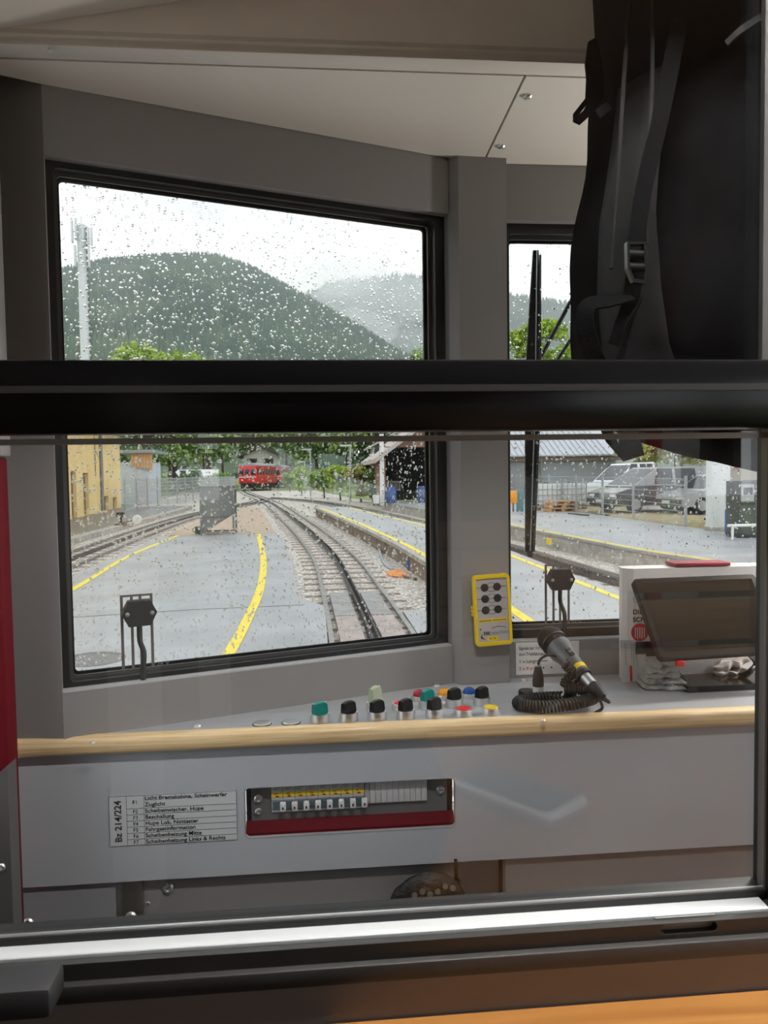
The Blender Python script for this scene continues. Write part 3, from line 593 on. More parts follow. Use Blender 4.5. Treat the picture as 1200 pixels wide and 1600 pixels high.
# upright plug
up = onZ(841, 1092, DZ); cp = empty('cable_plug', ip(up), 'black and silver cable plug standing upright on the desk', 'plug')
I().lathe(up, (0, 0, 1), [(.0088, 0), (.0093, .001), (.0093, .0215), (.0088, .022)], 20).build('shell', SATIN, cp)
I().lathe(up, (0, 0, 1), [(.0094, .0222), (.0096, .030), (.0086, .042), (.0062, .052), (.0050, .056), (.0044, .056)], 20).build('boot', RUBBER, cp)
I().lathe(up, (0, 0, 1), [(.0052, .0561), (.0052, .0585), (.0026, .059)], 16).build('end_ring', ALU, cp)
tp = up + Vector((0, 0, .058))
I().tube(catmull([tp, tp + Vector((.004, 0, .010)), tp + Vector((.018, .0, .0165)), tp + Vector((.036, -.006, .013)), tp + Vector((.046, -.014, .004)), tp + Vector((.047, -.024, -.012))], 8), .0023, 8).build('cable', RUBBER, cp)
# holder foot behind the coil
hp = onZ(891, 1094, DZ); ho = empty('microphone_holder', ip(hp), 'short black microphone holder post behind the coiled cord', 'holder')
I().lathe(hp, (0, 0, 1), [(.0135, 0), (.0135, .006), (.0105, .009), (.0105, .028), (.009, .031), (.001, .031)], 22).build('post', PLASTIC, ho)
I().lathe(hp, (0, 0, 1), [(.0195, 0), (.0195, .0025), (.0137, .004)], 22).build('base_disc', RUBBER, ho)
# coil: oval ring lying on the desk, then climbing to the microphone
cc = empty('coiled_cord', ip((.385, 1.205, DZ)), 'black spiral microphone cord curled in an oval on the desk', 'cord')
def coil(path, turns, R, r, steps):
    P = [Vector(p) for p in path]; out = []; n = len(P); up = None
    for i in range(steps + 1):
        f = i / steps * (n - 1); k = min(int(f), n - 2); a = f - k; c = P[k].lerp(P[k + 1], a); t = (P[min(k + 2, n - 1)] - P[max(k - 1, 0)]).normalized()
        if up is None: up = Vector((0, 0, 1))
        e1 = (up - t * up.dot(t)).normalized(); up = e1; e2 = t.cross(e1); th = 2 * math.pi * turns * i / steps
        out.append(c + (e1 * math.cos(th) + e2 * math.sin(th)) * R)
    return out
cx, cy, ra, rb = .3855, 1.2050, .0640, .0260
oval = [(cx + ra * math.cos(a), cy + rb * math.sin(a), DZ + .0110 + (.0165 * max(0, (math.degrees(a) - 250) / 180) if math.degrees(a) > 250 else 0)) for a in np.radians(np.linspace(75, 430, 60))]
I().tube(coil(oval, 66, .0082, .0023, 66 * 12), .0022, 6).build('coil', RUBBER, cc)
q0 = Vector(oval[-1]); q3 = onY(882, 1036, 1.225)
climb = catmull([q0, q0 + Vector((.010, .004, .012)), onY(922, 1080, 1.222), onY(900, 1055, 1.222), q3], 8)
I().tube(coil(climb, 20, .0078, .0023, 20 * 12), .0022, 6).build('coil', RUBBER, cc)
e0 = h0 + ax * (L * 1.40)
I().tube(catmull([e0, e0 + ax * .012 + Vector((.002, 0, 0)), onY(938, 1092, 1.18), onY(941, 1106, 1.18), onY(930, 1114, 1.178)], 8), .0026, 8).build('lead', RUBBER, cc)

# ================================================================== TERMINAL SCREEN, CARTON, CLOTHS, LEAFLET
tm = empty('terminal_screen', ip((.70, 1.29, DZ)), 'black tilted touchscreen terminal on a stand at the right', 'terminal')
TW = Vector((.9953, .0973, 0)); TU = Vector((-.0592, .6034, .7953)); TU = (TU - TW * TU.dot(TW)).normalized(); TN = TW.cross(TU)  # TN towards the viewer
if TN.y > 0: TN = -TN
b0 = onY(1032, 1031, 1.220)
Wd, Hd = .243, .1545
I().poly(b0, TW, TU, rrect(0, Wd, 0, Hd, .008), .010, (), -TN).build('housing', PLASTIC, tm)
gl_ = I().poly(b0 + TN * .0004, TW, TU, rrect(.001, Wd - .001, .001, Hd - .001, .008), .001, (), TN).build('bezel', mat('screen_bezel', (.006, .006, .006), .3, spec=.15), tm)
I().poly(b0 + TN * .0016, TW, TU, rect(.012, Wd - .012, .013, Hd - .010), .0004, (), TN).build('display', mat('dark_display', (.010, .008, .006), .08, spec=.2), gl_)
bs = I(); bf = onZ(1076, 1083, DZ)
bs.poly((bf.x, bf.y, DZ), (1, .02, 0), (-.02, 1, 0), [(0, 0), (.165, 0), (.165, .078), (.012, .078), (-.012, .055)], .011, (), (0, 0, 1)); bs.build('stand_base', mat('gloss_black', (.012, .011, .010), .15), tm)
for k, xo in enumerate((.012, .118)):
    a0 = Vector((bf.x + xo, bf.y + .045, DZ + .011)); a3 = b0 + TW * (.035 + .12 * k) + TU * .03 - TN * .011
    I().tube(catmull([a0, a0 + Vector((-.012 + .03 * k, -.004, .012)), a0 + Vector((-.018 + .05 * k, .004, .028)), a3], 6), .0052, 10).build('support_arm', mat('arm_black', (.03, .03, .03), .3, .6), tm)
I().box(b0 + TW * .036 - TU * .006 - TN * .006, (.013, .008, .010), None, .001).build('side_port', KRED, tm)
ct = empty('cardboard_carton', ip((.70, 1.37, DZ)), 'white printed carton standing behind the terminal', 'carton')
cl = [(.575, 1.346), (1.00, 1.340), (1.00, 1.392), (.580, 1.392), (.566, 1.388), (.561, 1.378), (.560, 1.362), (.565, 1.351)]
m = I(); cz1 = -.178
m.poly((0, 0, DZ), (1, 0, 0), (0, 1, 0), cl, cz1 - DZ, (), (0, 0, 1)); m.build('body', mat('carton_white', (.84, .81, .81), .45, var=.03, vscale=8), ct)
fy = 1.3438
I().poly((.58, 1.3455, 0), (1, -.0141, 0), (0, 0, 1), rect(.0, .41, cz1 - .0262, cz1 - .0245), .0006, (), (0, -1, 0)).build('crease', mat('crease_grey', (.35, .33, .33), .5), ct)
q1, q2, q3, q4 = onY(989, 960, fy), onY(989, 972, fy), onY(1000, 988, fy), onY(996, 936, fy)
text('DIE', .0125, (q1.x, fy + .0006, q1.z), UX, UZ, INK, ct, bold=.0003); text('SCHAFBERG', .0125, (q2.x, fy + .0006, q2.z), UX, UZ, INK, ct, bold=.0003)
I().lathe((q4.x, fy + .0008, q4.z), (0, -1, 0), [(.0075, 0), (.0075, .0004), (.0066, .0004)], 24).build('ring_print', mat('grey_ink2', (.30, .29, .29), .5), ct); I().lathe((q4.x, fy + .0006, q4.z), (0, -1, 0), [(.0066, 0), (.0066, .0005), (.0002, .0005)], 24).build('ring_print', MATS['carton_white'], ct); text('U', .008, (q4.x - .0025, fy - .0001, q4.z - .0027), UX, UZ, INK, ct)
I().lathe((q3.x, fy + .0008, q3.z), (0, -1, 0), [(.0165, 0), (.0165, .0005), (.0002, .0005)], 28).build('red_disc', KRED, ct)
m = I()
for k in range(5): m.bx(q3.x - .0095 + k * .0042, q3.x - .0078 + k * .0042, fy - .0002, fy + .0002, q3.z - .010 - .002 * (k % 2), q3.z + .009)
m.build('disc_print', PAPER, ct)
I().bx(q3.x - .008, q3.x + .06, fy + .0002, fy + .0008, q3.z - .045, q3.z - .0175).build('dark_print', INK, ct)
for a, b_ in ((.600, .618), (.64, .66)): text('BRAU' if a < .62 else 'SALZ', .0075, (a - .012, fy + .0012, cz1 - .022), UX, UZ, MATS['grey_ink2'], ct)
rd = onY(1049, 884, 1.365); I().box((rd.x + .051, 1.366, cz1 + .0045), (.104, .046, .007), rotz(-2), .0015).build('red_wallet', mat('maroon_cover', (.30, .02, .04), .45), None, label='flat dark red wallet on top of the white carton', cat='wallet')
lf = empty('leaflet', ip((.575, 1.34, DZ)), 'white leaflet with a red bar leaning on the carton', 'leaflet')
lo = Vector((.5500, 1.3890 - .05, DZ)); LU = Vector((1, .0, 0)); LV = Vector((0, .10, .995)).normalized()
I().poly(lo, LU, LV, rect(0, .048, .0005, .0765), .0012, (), (0, 1, 0)).build('card', PAPER, lf)
I().poly(lo - Vector((0, .0004, 0)), LU, LV, rect(.0160, .0205, .002, .030), .0003, (), (0, -1, 0)).build('red_bar', KRED, lf)
m = I()
for k in range(7): m.poly(lo - Vector((0, .0004, 0)), LU, LV, rect(.0075, .0115, .032 + k * .0058, .0360 + k * .0058), .0002, (), (0, -1, 0))
m.build('block_print', mat('pale_print', (.5, .48, .48), .6), lf)
m = I()
for k, (a, b_) in enumerate(((.020, .045), (.0235, .060), (.027, .050), (.0305, .064))): m.poly(lo - Vector((0, .0004, 0)), LU, LV, rect(a, a + .0007, .074 - b_ * .7, .072), .0002, (), (0, -1, 0))
m.build('small_print', MATS['grey_print'], lf)

def cloth(name, c, w_, d_, layers, material, seed, label, tilt=0.0, amp=.004, rz=0):
    """a folded cloth: several soft rounded layers, each its own fold"""
    t = empty(name, ip(c), label, 'cloth'); r_ = random.Random(seed); z = c[2]; R = rotz(rz)
    for k in range(layers):
        th = .0098; n, mth = 22, 12; V = []; sx = 1 - .10 * k * (1 if k else 0) - r_.random() * .05; ph = r_.random() * 6
        dz = lambda x, y: amp * (math.sin(5 * x + ph) * .5 + math.sin(7 * y + ph * 2) * .5) + tilt * (x + 1) * .5 * (k + .5) / layers
        for i in range(n):
            x = -1 + 2 * i / (n - 1); rim = math.sqrt(max(0, 1 - abs(x) ** 6))
            for j in range(mth):
                a = 2 * math.pi * j / mth; ca, sa = math.cos(a), math.sin(a)
                y = math.copysign(abs(ca) ** .35, ca); zz = math.copysign(abs(sa) ** .8, sa) * .5 * max(rim, .15)
                p = Vector((x * w_ / 2 * sx + .003 * math.sin(9 * y + ph), y * d_ / 2 * (1 - .06 * k) + .003 * math.sin(8 * x + ph), 0))
                p = R @ p; p.z = th / 2 + zz * th * 1.05 + max(dz(x, y) * (k + .6) / layers, -.001 * k)
                V.append(Vector((c[0], c[1], z)) + p)
        F = [(i * mth + j, i * mth + (j + 1) % mth, (i + 1) * mth + (j + 1) % mth, (i + 1) * mth + j) for i in range(n - 1) for j in range(mth)] + [tuple(range(mth))[::-1], tuple((n - 1) * mth + j for j in range(mth))]
        I().add(V, F, True).build('fold', material, t, sharp=80); z += th * .92
    return t
TOW = mat('terry_white', (.86, .84, .80), .9, var=.10, vscale=120, bump=1.0, bscale=500)
tw = cloth('folded_towel', (.6080, 1.3020, DZ), .078, .056, 5, TOW, 3, 'folded white terry cloth with blue stripes before the leaflet', .012, .004, -14)
tc_ = Vector((.588, 1.2735, DZ + .0190))
for k in range(3): I().box(tc_ + Vector((.010 * k, -.0006 * k + .0, -.0035 * k)), (.0085, .004, .0045), rotz(-14), .001).build('blue_stripe', mat('faded_blue', (.16, .20, .28), .8), tw)
cloth('crumpled_tissue', (.755, 1.333, DZ), .075, .024, 3, mat('tissue', (.66, .60, .57), .8, var=.05), 9, 'crumpled pale tissue beside the terminal stand', .016, .008, 10)

# ================================================================== BACKPACK hanging on the right
bp = empty('backpack', ip((.545, .86, 0)), 'large black backpack hanging in the upper right', 'backpack')
FAB = mat('black_cordura', (.004, .004, .0045), .9, var=.2, vscale=60, bump=.1, bscale=1500, spec=.03); FAB2 = mat('charcoal_cordura', (.02, .02, .021), .9, var=.15, vscale=50, bump=.1, bscale=1500, spec=.05)
WEB = mat('black_webbing', (.005, .005, .0055), .85, bump=.3, bscale=900, spec=.04)
zs = [(.70, .395, .060), (.65, .352, .105), (.58, .336, .125), (.521, .334, .132), (.45, .331, .135), (.354, .320, .138), (.256, .304, .142), (.185, .304, .142), (.128, .310, .140), (.09, .318, .136), (.066, .330, .126), (.052, .352, .108), (.044, .39, .080), (.041, .44, .04)]
m = I(); n = 40; V = []
P = catmull([Vector((a, b, c)) for a, b, c in zs], 5); XB = .575
for i, q in enumerate(P):
    hw = XB - q.y
    sag = max(0, 1 - (q.x - .04) / .14)
    for j in range(n):
        a = 2 * math.pi * j / n; ca, sa = math.cos(a), math.sin(a)
        x = math.copysign(abs(ca) ** .72, ca); y = math.copysign(abs(sa) ** .72, sa)
        wr = .0035 * math.sin(17 * q.x + 3 * math.sin(5 * a)) * math.sin(6 * a + 2) + .002 * math.sin(43 * q.x + 4 * a)
        V.append(Vector((XB + x * (hw - wr), .86 + y * (q.z - wr * 1.5), q.x - sag * .24 * max(0, XB + x * hw - .36))))
F = [(i * n + j, i * n + (j + 1) % n, (i + 1) * n + (j + 1) % n, (i + 1) * n + j) for i in range(len(P) - 1) for j in range(n)] + [tuple(range(n)), tuple((len(P) - 1) * n + j for j in range(n))[::-1]]
m.add(V, F, True); m.build('body', FAB, bp, sharp=80)
def bpt(px, py, Y=.77): return onY(px, py, Y)
# side pocket panel, stretch fabric with folds
m = I(); V = []; rows_ = 18; colsn = 9
for i in range(rows_):
    t = i / (rows_ - 1); z = .40 - .33 * t; xl = np.interp(z, [.03, .128, .185, .256, .354, .45], [.338, .309, .303, .303, .319, .331]) - .003
    wdt = .030 + .022 * t
    for j in range(colsn):
        s_ = j / (colsn - 1); bulge = .014 * math.sin(math.pi * s_) * math.sin(math.pi * min(1, t * 1.1 + .05)); f_ = .004 * math.sin(10 * s_ + 6 * t) * math.sin(3.1 * t)
        V.append(Vector((xl + .002 + wdt * s_ - bulge * .25, .800 - .052 * math.sin(s_ * 1.3) - bulge - f_, z)))
N = len(V); V += [p + Vector((.006, .012, 0)) for p in V]
F = [(i * colsn + j, i * colsn + j + 1, (i + 1) * colsn + j + 1, (i + 1) * colsn + j) for i in range(rows_ - 1) for j in range(colsn - 1)]; F += [tuple(N + q for q in f[::-1]) for f in F]
bd = [j for j in range(colsn)] + [i * colsn + colsn - 1 for i in range(1, rows_)] + [(rows_ - 1) * colsn + j for j in range(colsn - 2, -1, -1)] + [i * colsn for i in range(rows_ - 2, 0, -1)]
F += [(bd[i], bd[(i + 1) % len(bd)], N + bd[(i + 1) % len(bd)], N + bd[i]) for i in range(len(bd))]
pk = m.add(V, F, True).build('side_pocket', FAB2, bp, sharp=70)
YF = .728
# seam piping running down the front, vertical compression strap with buckle
I().tube(catmull([bpt(985, 0, .735), bpt(975, 120, .735), bpt(968, 240, .732), bpt(962, 330, .728), bpt(955, 420, .726)], 8), .0022, 8).build('seam_piping', FAB2, bp)
I().tube(catmull([bpt(1020, 0, .728), bpt(1018, 150, .724), bpt(1008, 290, .720), bpt(1010, 380, .718)], 8), .0020, 8).build('seam_piping', FAB2, bp)
st = I(); st.ribbon(catmull([bpt(1062, 30, .725), bpt(1035, 170, .722), bpt(1005, 300, .718), bpt(993, 400, .712), bpt(985, 470, .712), bpt(962, 540, .712)], 8), (1, 0, 0), .016, .002); st.build('compression_strap', WEB, bp)
bk = I(); bc = bpt(992, 412, .706); BU = Vector((1, 0, -.03)).normalized(); BV = Vector((-.08, 0, 1)).normalized()
bk.poly(bc, BU, BV, [(-.009, .018), (.0095, .019), (.0085, -.010), (.006, -.020), (-.006, -.019), (-.0105, -.006)], .007, [[(-.0068, .0155), (.0073, .0165), (.0063, -.009), (.0045, -.0165), (-.0045, -.0155), (-.0082, -.0055)]], (0, -1, 0)); bko = bk.build('buckle', mat('buckle_plastic', (.012, .012, .013), .25), bp)
for k, z in enumerate((.008, -.004)): I().cyl(bc + BU * -.008 + BV * z + Vector((0, -.002, 0)), bc + BU * .008 + BV * z + Vector((0, -.002, 0)), .0042, seg=12).build('buckle_bar', PLASTIC, bko)
# webbing loop low on the side
lpp = catmull([bpt(985, 462, .712), bpt(948, 470, .706), bpt(919, 478, .704), bpt(914, 510, .704), bpt(930, 560, .706), bpt(952, 590, .712), bpt(968, 560, .712), bpt(982, 510, .712), bpt(1002, 468, .712)], 8)
lc_ = bpt(950, 520, .708); I().ribbon(lpp, [((q - lc_).normalized() * .75 + Vector((0, .66, 0))) for q in lpp], .017, .0018).build('webbing_loop', WEB, bp)
# dangling lower strap
o_s = Vector((0, .724, 0)); I().poly(o_s, (1, 0, 0), (0, 0, 1), [(bpt(a_, b_, .724).x, bpt(a_, b_, .724).z) for a_, b_ in ((925, 640), (948, 640), (961, 680), (968, 698), (967, 640), (994, 640), (1000, 685), (1007, 711), (975, 721), (948, 690))], .0025, (), (0, 1, 0)).build('dangling_strap', WEB, bp)
# adjuster tab sticking out near the top
I().poly(bpt(925, 130, .79), (1, 0, 0), (0, 0, 1), [(-.0035, .042), (.004, .046), (.0075, .036), (.0125, .018), (.0125, -.012), (.004, -.026), (-.004, -.034), (-.012, -.041), (-.0190, -.038), (-.0190, -.030), (-.006, -.014), (-.005, .006), (-.0065, .020)], .004, [[(-.0145, -.0325), (-.0085, -.0270), (-.0055, -.0215), (-.011, -.0285)]], (0, 1, 0)).build('adjuster_tab', WEB, bp)
I().box(bpt(943, 172, .79), (.016, .004, .010), Matrix.Rotation(math.radians(-35), 3, 'Y'), .0015).build('ladder_lock', mat('grey_buckle', (.03, .028, .035), .5, spec=.1), bp)
I().ribbon(catmull([bpt(1200, 20, .70), bpt(1160, 45, .705), bpt(1135, 68, .715)], 5), (0, 0, 1), .006, .002).build('grey_cord', mat('grey_cord', (.02, .02, .02), .6), bp)
I().tube(catmull([(.60, .86, .68), (.60, .855, .72), (.62, .848, .737), (.64, .855, .72), (.64, .86, .68)], 6), .007, 8).build('haul_loop', WEB, bp)
hk = empty('coat_hook', ip((.62, .853, .755)), 'steel coat hook under the roof carrying the backpack', 'hook')
I().tube(catmull([(.62, .853, .755), (.62, .853, .742), (.62, .848, .736), (.62, .842, .740), (.62, .841, .748)], 6), .0035, 8).build('hook_arm', CHROME, hk)
I().cyl((.62, .853, .748), (.62, .853, .7575), .012, seg=16).build('hook_plate', CHROME, hk)

# bag under the desk
kb = empty('tool_pouch', ip((.18, 1.20, -.76)), 'small black pouch hanging under the desk on a clip', 'pouch')
m = I(); m.lathe((.162, 1.207, -.692), (0, 0, 1), [(.030, 0), (.056, .012), (.062, .03), (.050, .052), (.028, .066), (.006, .072)], 20); m.v = [(x if True else x, 1.166 + (y - 1.207) * .28, z - .12 * max(0, .19 - x)) for x, y, z in m.v]; m.build('pouch_body', mat('pouch_black', (.012, .011, .010), .5, bump=.7, bscale=60), kb, sharp=70)
m = I()
for k in range(6): m.lathe((.142 + .012 * k, 1.1490 + .001 * abs(k - 2.5), -.652 + .004 * math.sin(k * 2) + .002 * k), (0, -1, .3), [(.0045, 0), (.0045, .001), (.0035, .001)], 10)
m.build('ring_pattern', mat('pouch_print', (.12, .12, .115), .5), kb)
I().bx(.202, .217, 1.164, 1.176, -.668, -.640, .002).build('clip', PLASTIC, kb); I().bx(.2075, .2120, 1.164, 1.168, -.640, -.6065).build('strap', WEB, kb)

# ================================================================== WIPER outside the middle windscreen
wi = empty('windscreen_wiper', ip((.43, 1.475, .2)), 'black windscreen wiper resting upright outside the middle window', 'wiper')
wy = 1.478
def wpt(px, py): return onY(px, py, wy)
a, b = wpt(838, 391), wpt(829, 862); dv = (b - a).normalized(); du = Vector((1, 0, 0))
m = I(); mid = (a + b) / 2
V = []
for t, hw in ((0, .008), (.15, .014), (.36, .022), (.45, .0235), (.6, .021), (.85, .0165), (1, .014)):
    c = a.lerp(b, t); V += [c + Vector((-hw * .7, 0, 0)), c + Vector((hw * .62, 0, 0)), c + Vector((hw * .62, .006, 0)), c + Vector((-hw * .7, .006, 0))]
m.add(V, [(k * 4 + i, k * 4 + (i + 1) % 4, k * 4 + 4 + (i + 1) % 4, k * 4 + 4 + i) for k in range(6) for i in range(4)] + [(3, 2, 1, 0), (24, 25, 26, 27)]); m.build('blade_holder', RUBBER, wi)
I().tube([a + Vector((.0065, -.004, -.01)), mid + Vector((.0125, -.004, 0)), b + Vector((.006, -.004, .01))], .0022, 6).build('rubber_lip', mat('lip_grey', (.04, .04, .04), .5), wi)
I().tube([a + Vector((.001, -.002, 0)), mid + Vector((.003, -.002, 0)), b + Vector((-.001, -.002, 0))], .0012, 6).build('spring_strip', ALU, wi)
I().bx(b.x - .006, b.x + .003, wy - .004, wy + .006, b.z - .010, b.z + .002).build('end_clip', RUBBER, wi)
I().tube([wpt(848, 556) + Vector((0, .012, 0)), wpt(908, 446) + Vector((0, .016, 0)), wpt(985, 305) + Vector((0, .02, 0))], .0042, 8).build('wiper_arm', PLASTIC, wi)
I().tube([wpt(843, 600) + Vector((0, .012, 0)), wpt(871, 566) + Vector((0, .012, 0)), wpt(909, 508) + Vector((0, .016, 0)), wpt(1010, 350) + Vector((0, .02, 0))], .0036, 8).build('wiper_arm', PLASTIC, wi)

# ================================================================== TABLE AND PHONE on the viewer's side, BENCH mirrored in the glass
tb = empty('folding_table', ip((.6, .3, FZ)), 'orange-brown wooden table top at the bottom edge', 'table')
I().poly((0, 0, -.403), (1, 0, 0), (0, 1, 0), [(.0, .4985), (.06, .44), (.11, .36), (.14, .26), (.15, .12), (.15, -.02), (1.0, -.02), (1.0, .4985)], .036, (), (0, 0, 1)).build('table_top', OAK, tb); I().bx(.40, .46, .2, .26, FZ, -.404).build('leg', DKGREY, tb)
ph = onZ(808, 1241, -.360); pc = Vector((ph.x, 2 * .5305 - ph.y, -.3665))
pn = empty('smartphone', ip(pc), 'white-cased phone lying on the table, seen mirrored in the glass', 'phone')
Rp = rotz(-38)
I().box(pc + Vector((0, 0, .0068)), (.074, .138, .0130), Rp, .005).build('case', mat('phone_case', (.8, .8, .8), .4), pn); I().box(pc + Vector((0, 0, .0136)), (.062, .124, .0010), Rp).build('screen', mat('phone_screen', (.06, .06, .06), .3), pn)
for k in range(2):
    bn = empty('slatted_bench', ip((1.05 - .0, -.55 - 1.1 * k, FZ)), ['wooden slatted bench mirrored in the lower right of the glass', 'second wooden slatted bench further back, mirrored in the glass'][k], 'bench')
    yb_ = -.55 - 1.1 * k
    for j in range(6): I().bx(.42, 1.05, yb_ + .012 * j, yb_ + .012 * j + .018, -.78 + j * .105, -.78 + j * .105 + .088, .004).build('slat', SLAT, bn)
    for j in range(4): I().bx(.42, 1.05, yb_ - .42 + j * .10, yb_ - .42 + j * .10 + .088, -.72, -.70, .004).build('slat', SLAT, bn)
    for x in (.44, 1.03): I().bx(x - .02, x + .02, yb_ - .02, yb_, FZ, -.20).build('leg', DKGREY, bn)
# unseen fill lamps added to brighten the interior: compartment tube and cab dome
FILL_TUBE = 142.0; FILL_DOME = 112.0
def lamp(c, ln_, name, lab, strength):
    t = empty(name, ip(c), lab, 'lamp'); c = Vector(c)
    I().bx(c.x - ln_ / 2 - .02, c.x + ln_ / 2 + .02, c.y - .04, c.y + .04, c.z + .002, c.z + .02, .004).build('housing', WHITE, t)
    I().cyl(c + Vector((-ln_ / 2, 0, -.018)), c + Vector((ln_ / 2, 0, -.018)), .016, seg=12).build('tube', mat('fill_lamp_tube_%g' % strength, (.9, .9, .9), .5, emit=((1.0, .965, .93), strength)), t)
lamp((XC, .43, .622), 1.5, 'fill_tube_lamp', 'unseen fill tube lamp added on the compartment ceiling near the partition', FILL_TUBE)  # added behind the viewer to light the desk and front panel

# fill dome added on the second pillar, out of view, to brighten the ceiling
LPX, LPZ = 2 * XC - .306, .12
dl = empty('fill_dome_lamp', ip((LPX, 1.368, LPZ)), 'unseen round fill lamp added on the pillar beyond the backpack', 'lamp')
I().lathe((LPX, 1.3665, LPZ), (0, -1, 0), [(.040, 0), (.040, .004), (.085, .006), (.085, .016), (.078, .018)], 28).build('lamp_ring', WHITE, dl)
I().lathe((LPX, 1.350, LPZ), (0, -1, 0), [(.080, 0), (.079, .024), (.068, .046), (.042, .060), (.002, .066)], 28).build('opal_dome', mat('fill_dome_glow', (.9, .9, .88), .4, emit=((1.0, .95, .88), FILL_DOME)), dl)
# ================================================================== OUTDOORS: ground
def ramp_mat(name, scale, stops, rough=.9, bump=.0, bscale=None, kind='noise', spec=.3, coords='Object', detail=6, stretch=None, bdist=.02):
    m = bpy.data.materials.new(name); m.use_nodes = True; MATS[name] = m
    n = m.node_tree.nodes; l = m.node_tree.links; b = n['Principled BSDF']; b.inputs['Roughness'].default_value = rough; b.inputs['Specular IOR Level'].default_value = spec
    t = n.new('ShaderNodeTexCoord'); mp = n.new('ShaderNodeMapping'); l.new(t.outputs[coords], mp.inputs[0])
    if stretch: mp.inputs['Scale'].default_value = stretch
    if kind == 'voronoi': z = n.new('ShaderNodeTexVoronoi'); z.inputs['Scale'].default_value = scale; out = z.outputs['Color']
    else: z = n.new('ShaderNodeTexNoise'); z.inputs['Scale'].default_value = scale; z.inputs['Detail'].default_value = detail; out = z.outputs[0]
    l.new(mp.outputs[0], z.inputs['Vector'])
    r = n.new('ShaderNodeValToRGB'); r.color_ramp.elements.remove(r.color_ramp.elements[0])
    for k, (p_, c_) in enumerate(stops):
        e = r.color_ramp.elements[0] if k == 0 else r.color_ramp.elements.new(p_)
        e.position = p_; e.color = (*c_, 1)
    l.new(out, r.inputs[0]); l.new(r.outputs[0], b.inputs['Base Color'])
    if bump:
        z2 = n.new('ShaderNodeTexVoronoi' if kind == 'voronoi' else 'ShaderNodeTexNoise'); z2.inputs['Scale'].default_value = bscale or scale; l.new(mp.outputs[0], z2.inputs['Vector'])
        bn = n.new('ShaderNodeBump'); bn.inputs['Strength'].default_value = bump; bn.inputs['Distance'].default_value = bdist
        l.new(z2.outputs[0], bn.inputs['Height']); l.new(bn.outputs[0], b.inputs['Normal'])
    return m
ASPH = ramp_mat('wet_asphalt', .9, [(.3, (.29, .295, .302)), (.5, (.35, .356, .365)), (.75, (.42, .426, .435))], .36, .25, 60, spec=.5)
ASPHD = ramp_mat('dark_wet_asphalt', 1.2, [(.3, (.13, .133, .136)), (.7, (.18, .183, .186))], .35, .2, 60, spec=.5)
GRAV = ramp_mat('ballast_gravel', 22, [(.2, (.26, .235, .205)), (.5, (.50, .46, .41)), (.8, (.72, .68, .62))], .9, 1.0, 22, 'voronoi')
SAND = ramp_mat('beige_grit', 6, [(.3, (.38, .29, .21)), (.7, (.52, .42, .32))], .9, .3, 40)
GRASS = ramp_mat('grass_ground', .6, [(.3, (.10, .15, .04)), (.55, (.17, .22, .07)), (.8, (.28, .26, .14))], .95, .5, 8)
CONC = ramp_mat('concrete', 5, [(.3, (.30, .28, .25)), (.7, (.46, .44, .40))], .8, .3, 30)
BRNW = ramp_mat('stained_platform_wall', 3, [(.25, (.14, .10, .075)), (.5, (.24, .19, .15)), (.8, (.36, .31, .26))], .9, .4, 14, stretch=(1, 1, .5))
YLINE = ramp_mat('yellow_road_paint', 9, [(.25, (.62, .48, .06)), (.45, (.80, .62, .05)), (.8, (.86, .70, .10))], .5, .2, 40)
STEEL = mat('rail_steel', (.36, .34, .33), .3, .7, var=.2, vscale=8)
RUST = mat('rusty_steel', (.20, .135, .105), .8, .1, var=.35, vscale=12)
RACK = mat('rack_steel', (.11, .105, .105), .35, .7, var=.3, vscale=10)
def lerp_tab(tab, y): return float(np.interp(y, [t[0] for t in tab], [t[1] for t in tab]))
def strip(name, y0, y1, L_, R_, z, material, thick=.12, step=1.0, parent=None, kind='structure', label=None, cat=None, wob=0.0):
    ys = list(np.arange(y0, y1, step)) + [y1]; m = MB(); V = []
    for y in ys:
        xl, xr = lerp_tab(L_, y), lerp_tab(R_, y); g = gz(y) + z
        V += [(xl, y, g), (xr, y, g), (xr, y, g - thick), (xl, y, g - thick)]
    n = len(ys); F = [(k * 4 + i, k * 4 + (i + 1) % 4, k * 4 + 4 + (i + 1) % 4, k * 4 + 4 + i) for k in range(n - 1) for i in range(4)] + [(3, 2, 1, 0), tuple((n - 1) * 4 + i for i in range(4))]
    return m.add(V, F).build(name, material, parent, kind=kind if parent is None else None, label=label, cat=cat)
C_ = lambda v: [(0, v), (900, v)]
# terrain everything rests on
m = MB(); ys = [-60, 0, 15, 50, 80, 150, 300, 500, 900, 2000, 6500]; V = []
for y in ys: V += [(-4000 if y > 800 else -900, y, gz(y) - .14), (4000 if y > 800 else 900, y, gz(y) - .14)]
m.add(V, [(2 * k, 2 * k + 1, 2 * k + 3, 2 * k + 2) for k in range(len(ys) - 1)]); m.build('ground', GRASS, None, kind='structure', label='grassy ground beyond the railway yard', cat='ground')
strip('ballast_bed', -20, 95, [(0, -12.0), (60, -12), (95, -16)], [(0, 9), (30, 9), (60, 3), (95, 0)], -.08, GRAV, .08, label='stone ballast under all the tracks', cat='ballast')
strip('yard_asphalt', -10, 26.3, C_(-5.15), [(0, .12), (12.55, .12), (12.56, -.28), (17.8, -.55), (26.3, -1.22)], .0, ASPH, label='wet grey asphalt yard left of the near track', cat='asphalt')
strip('crossing_asphalt', -10, 11.4, C_(1.28), C_(1.78), .0, ASPH, label='narrow asphalt strip right of the near track', cat='asphalt')
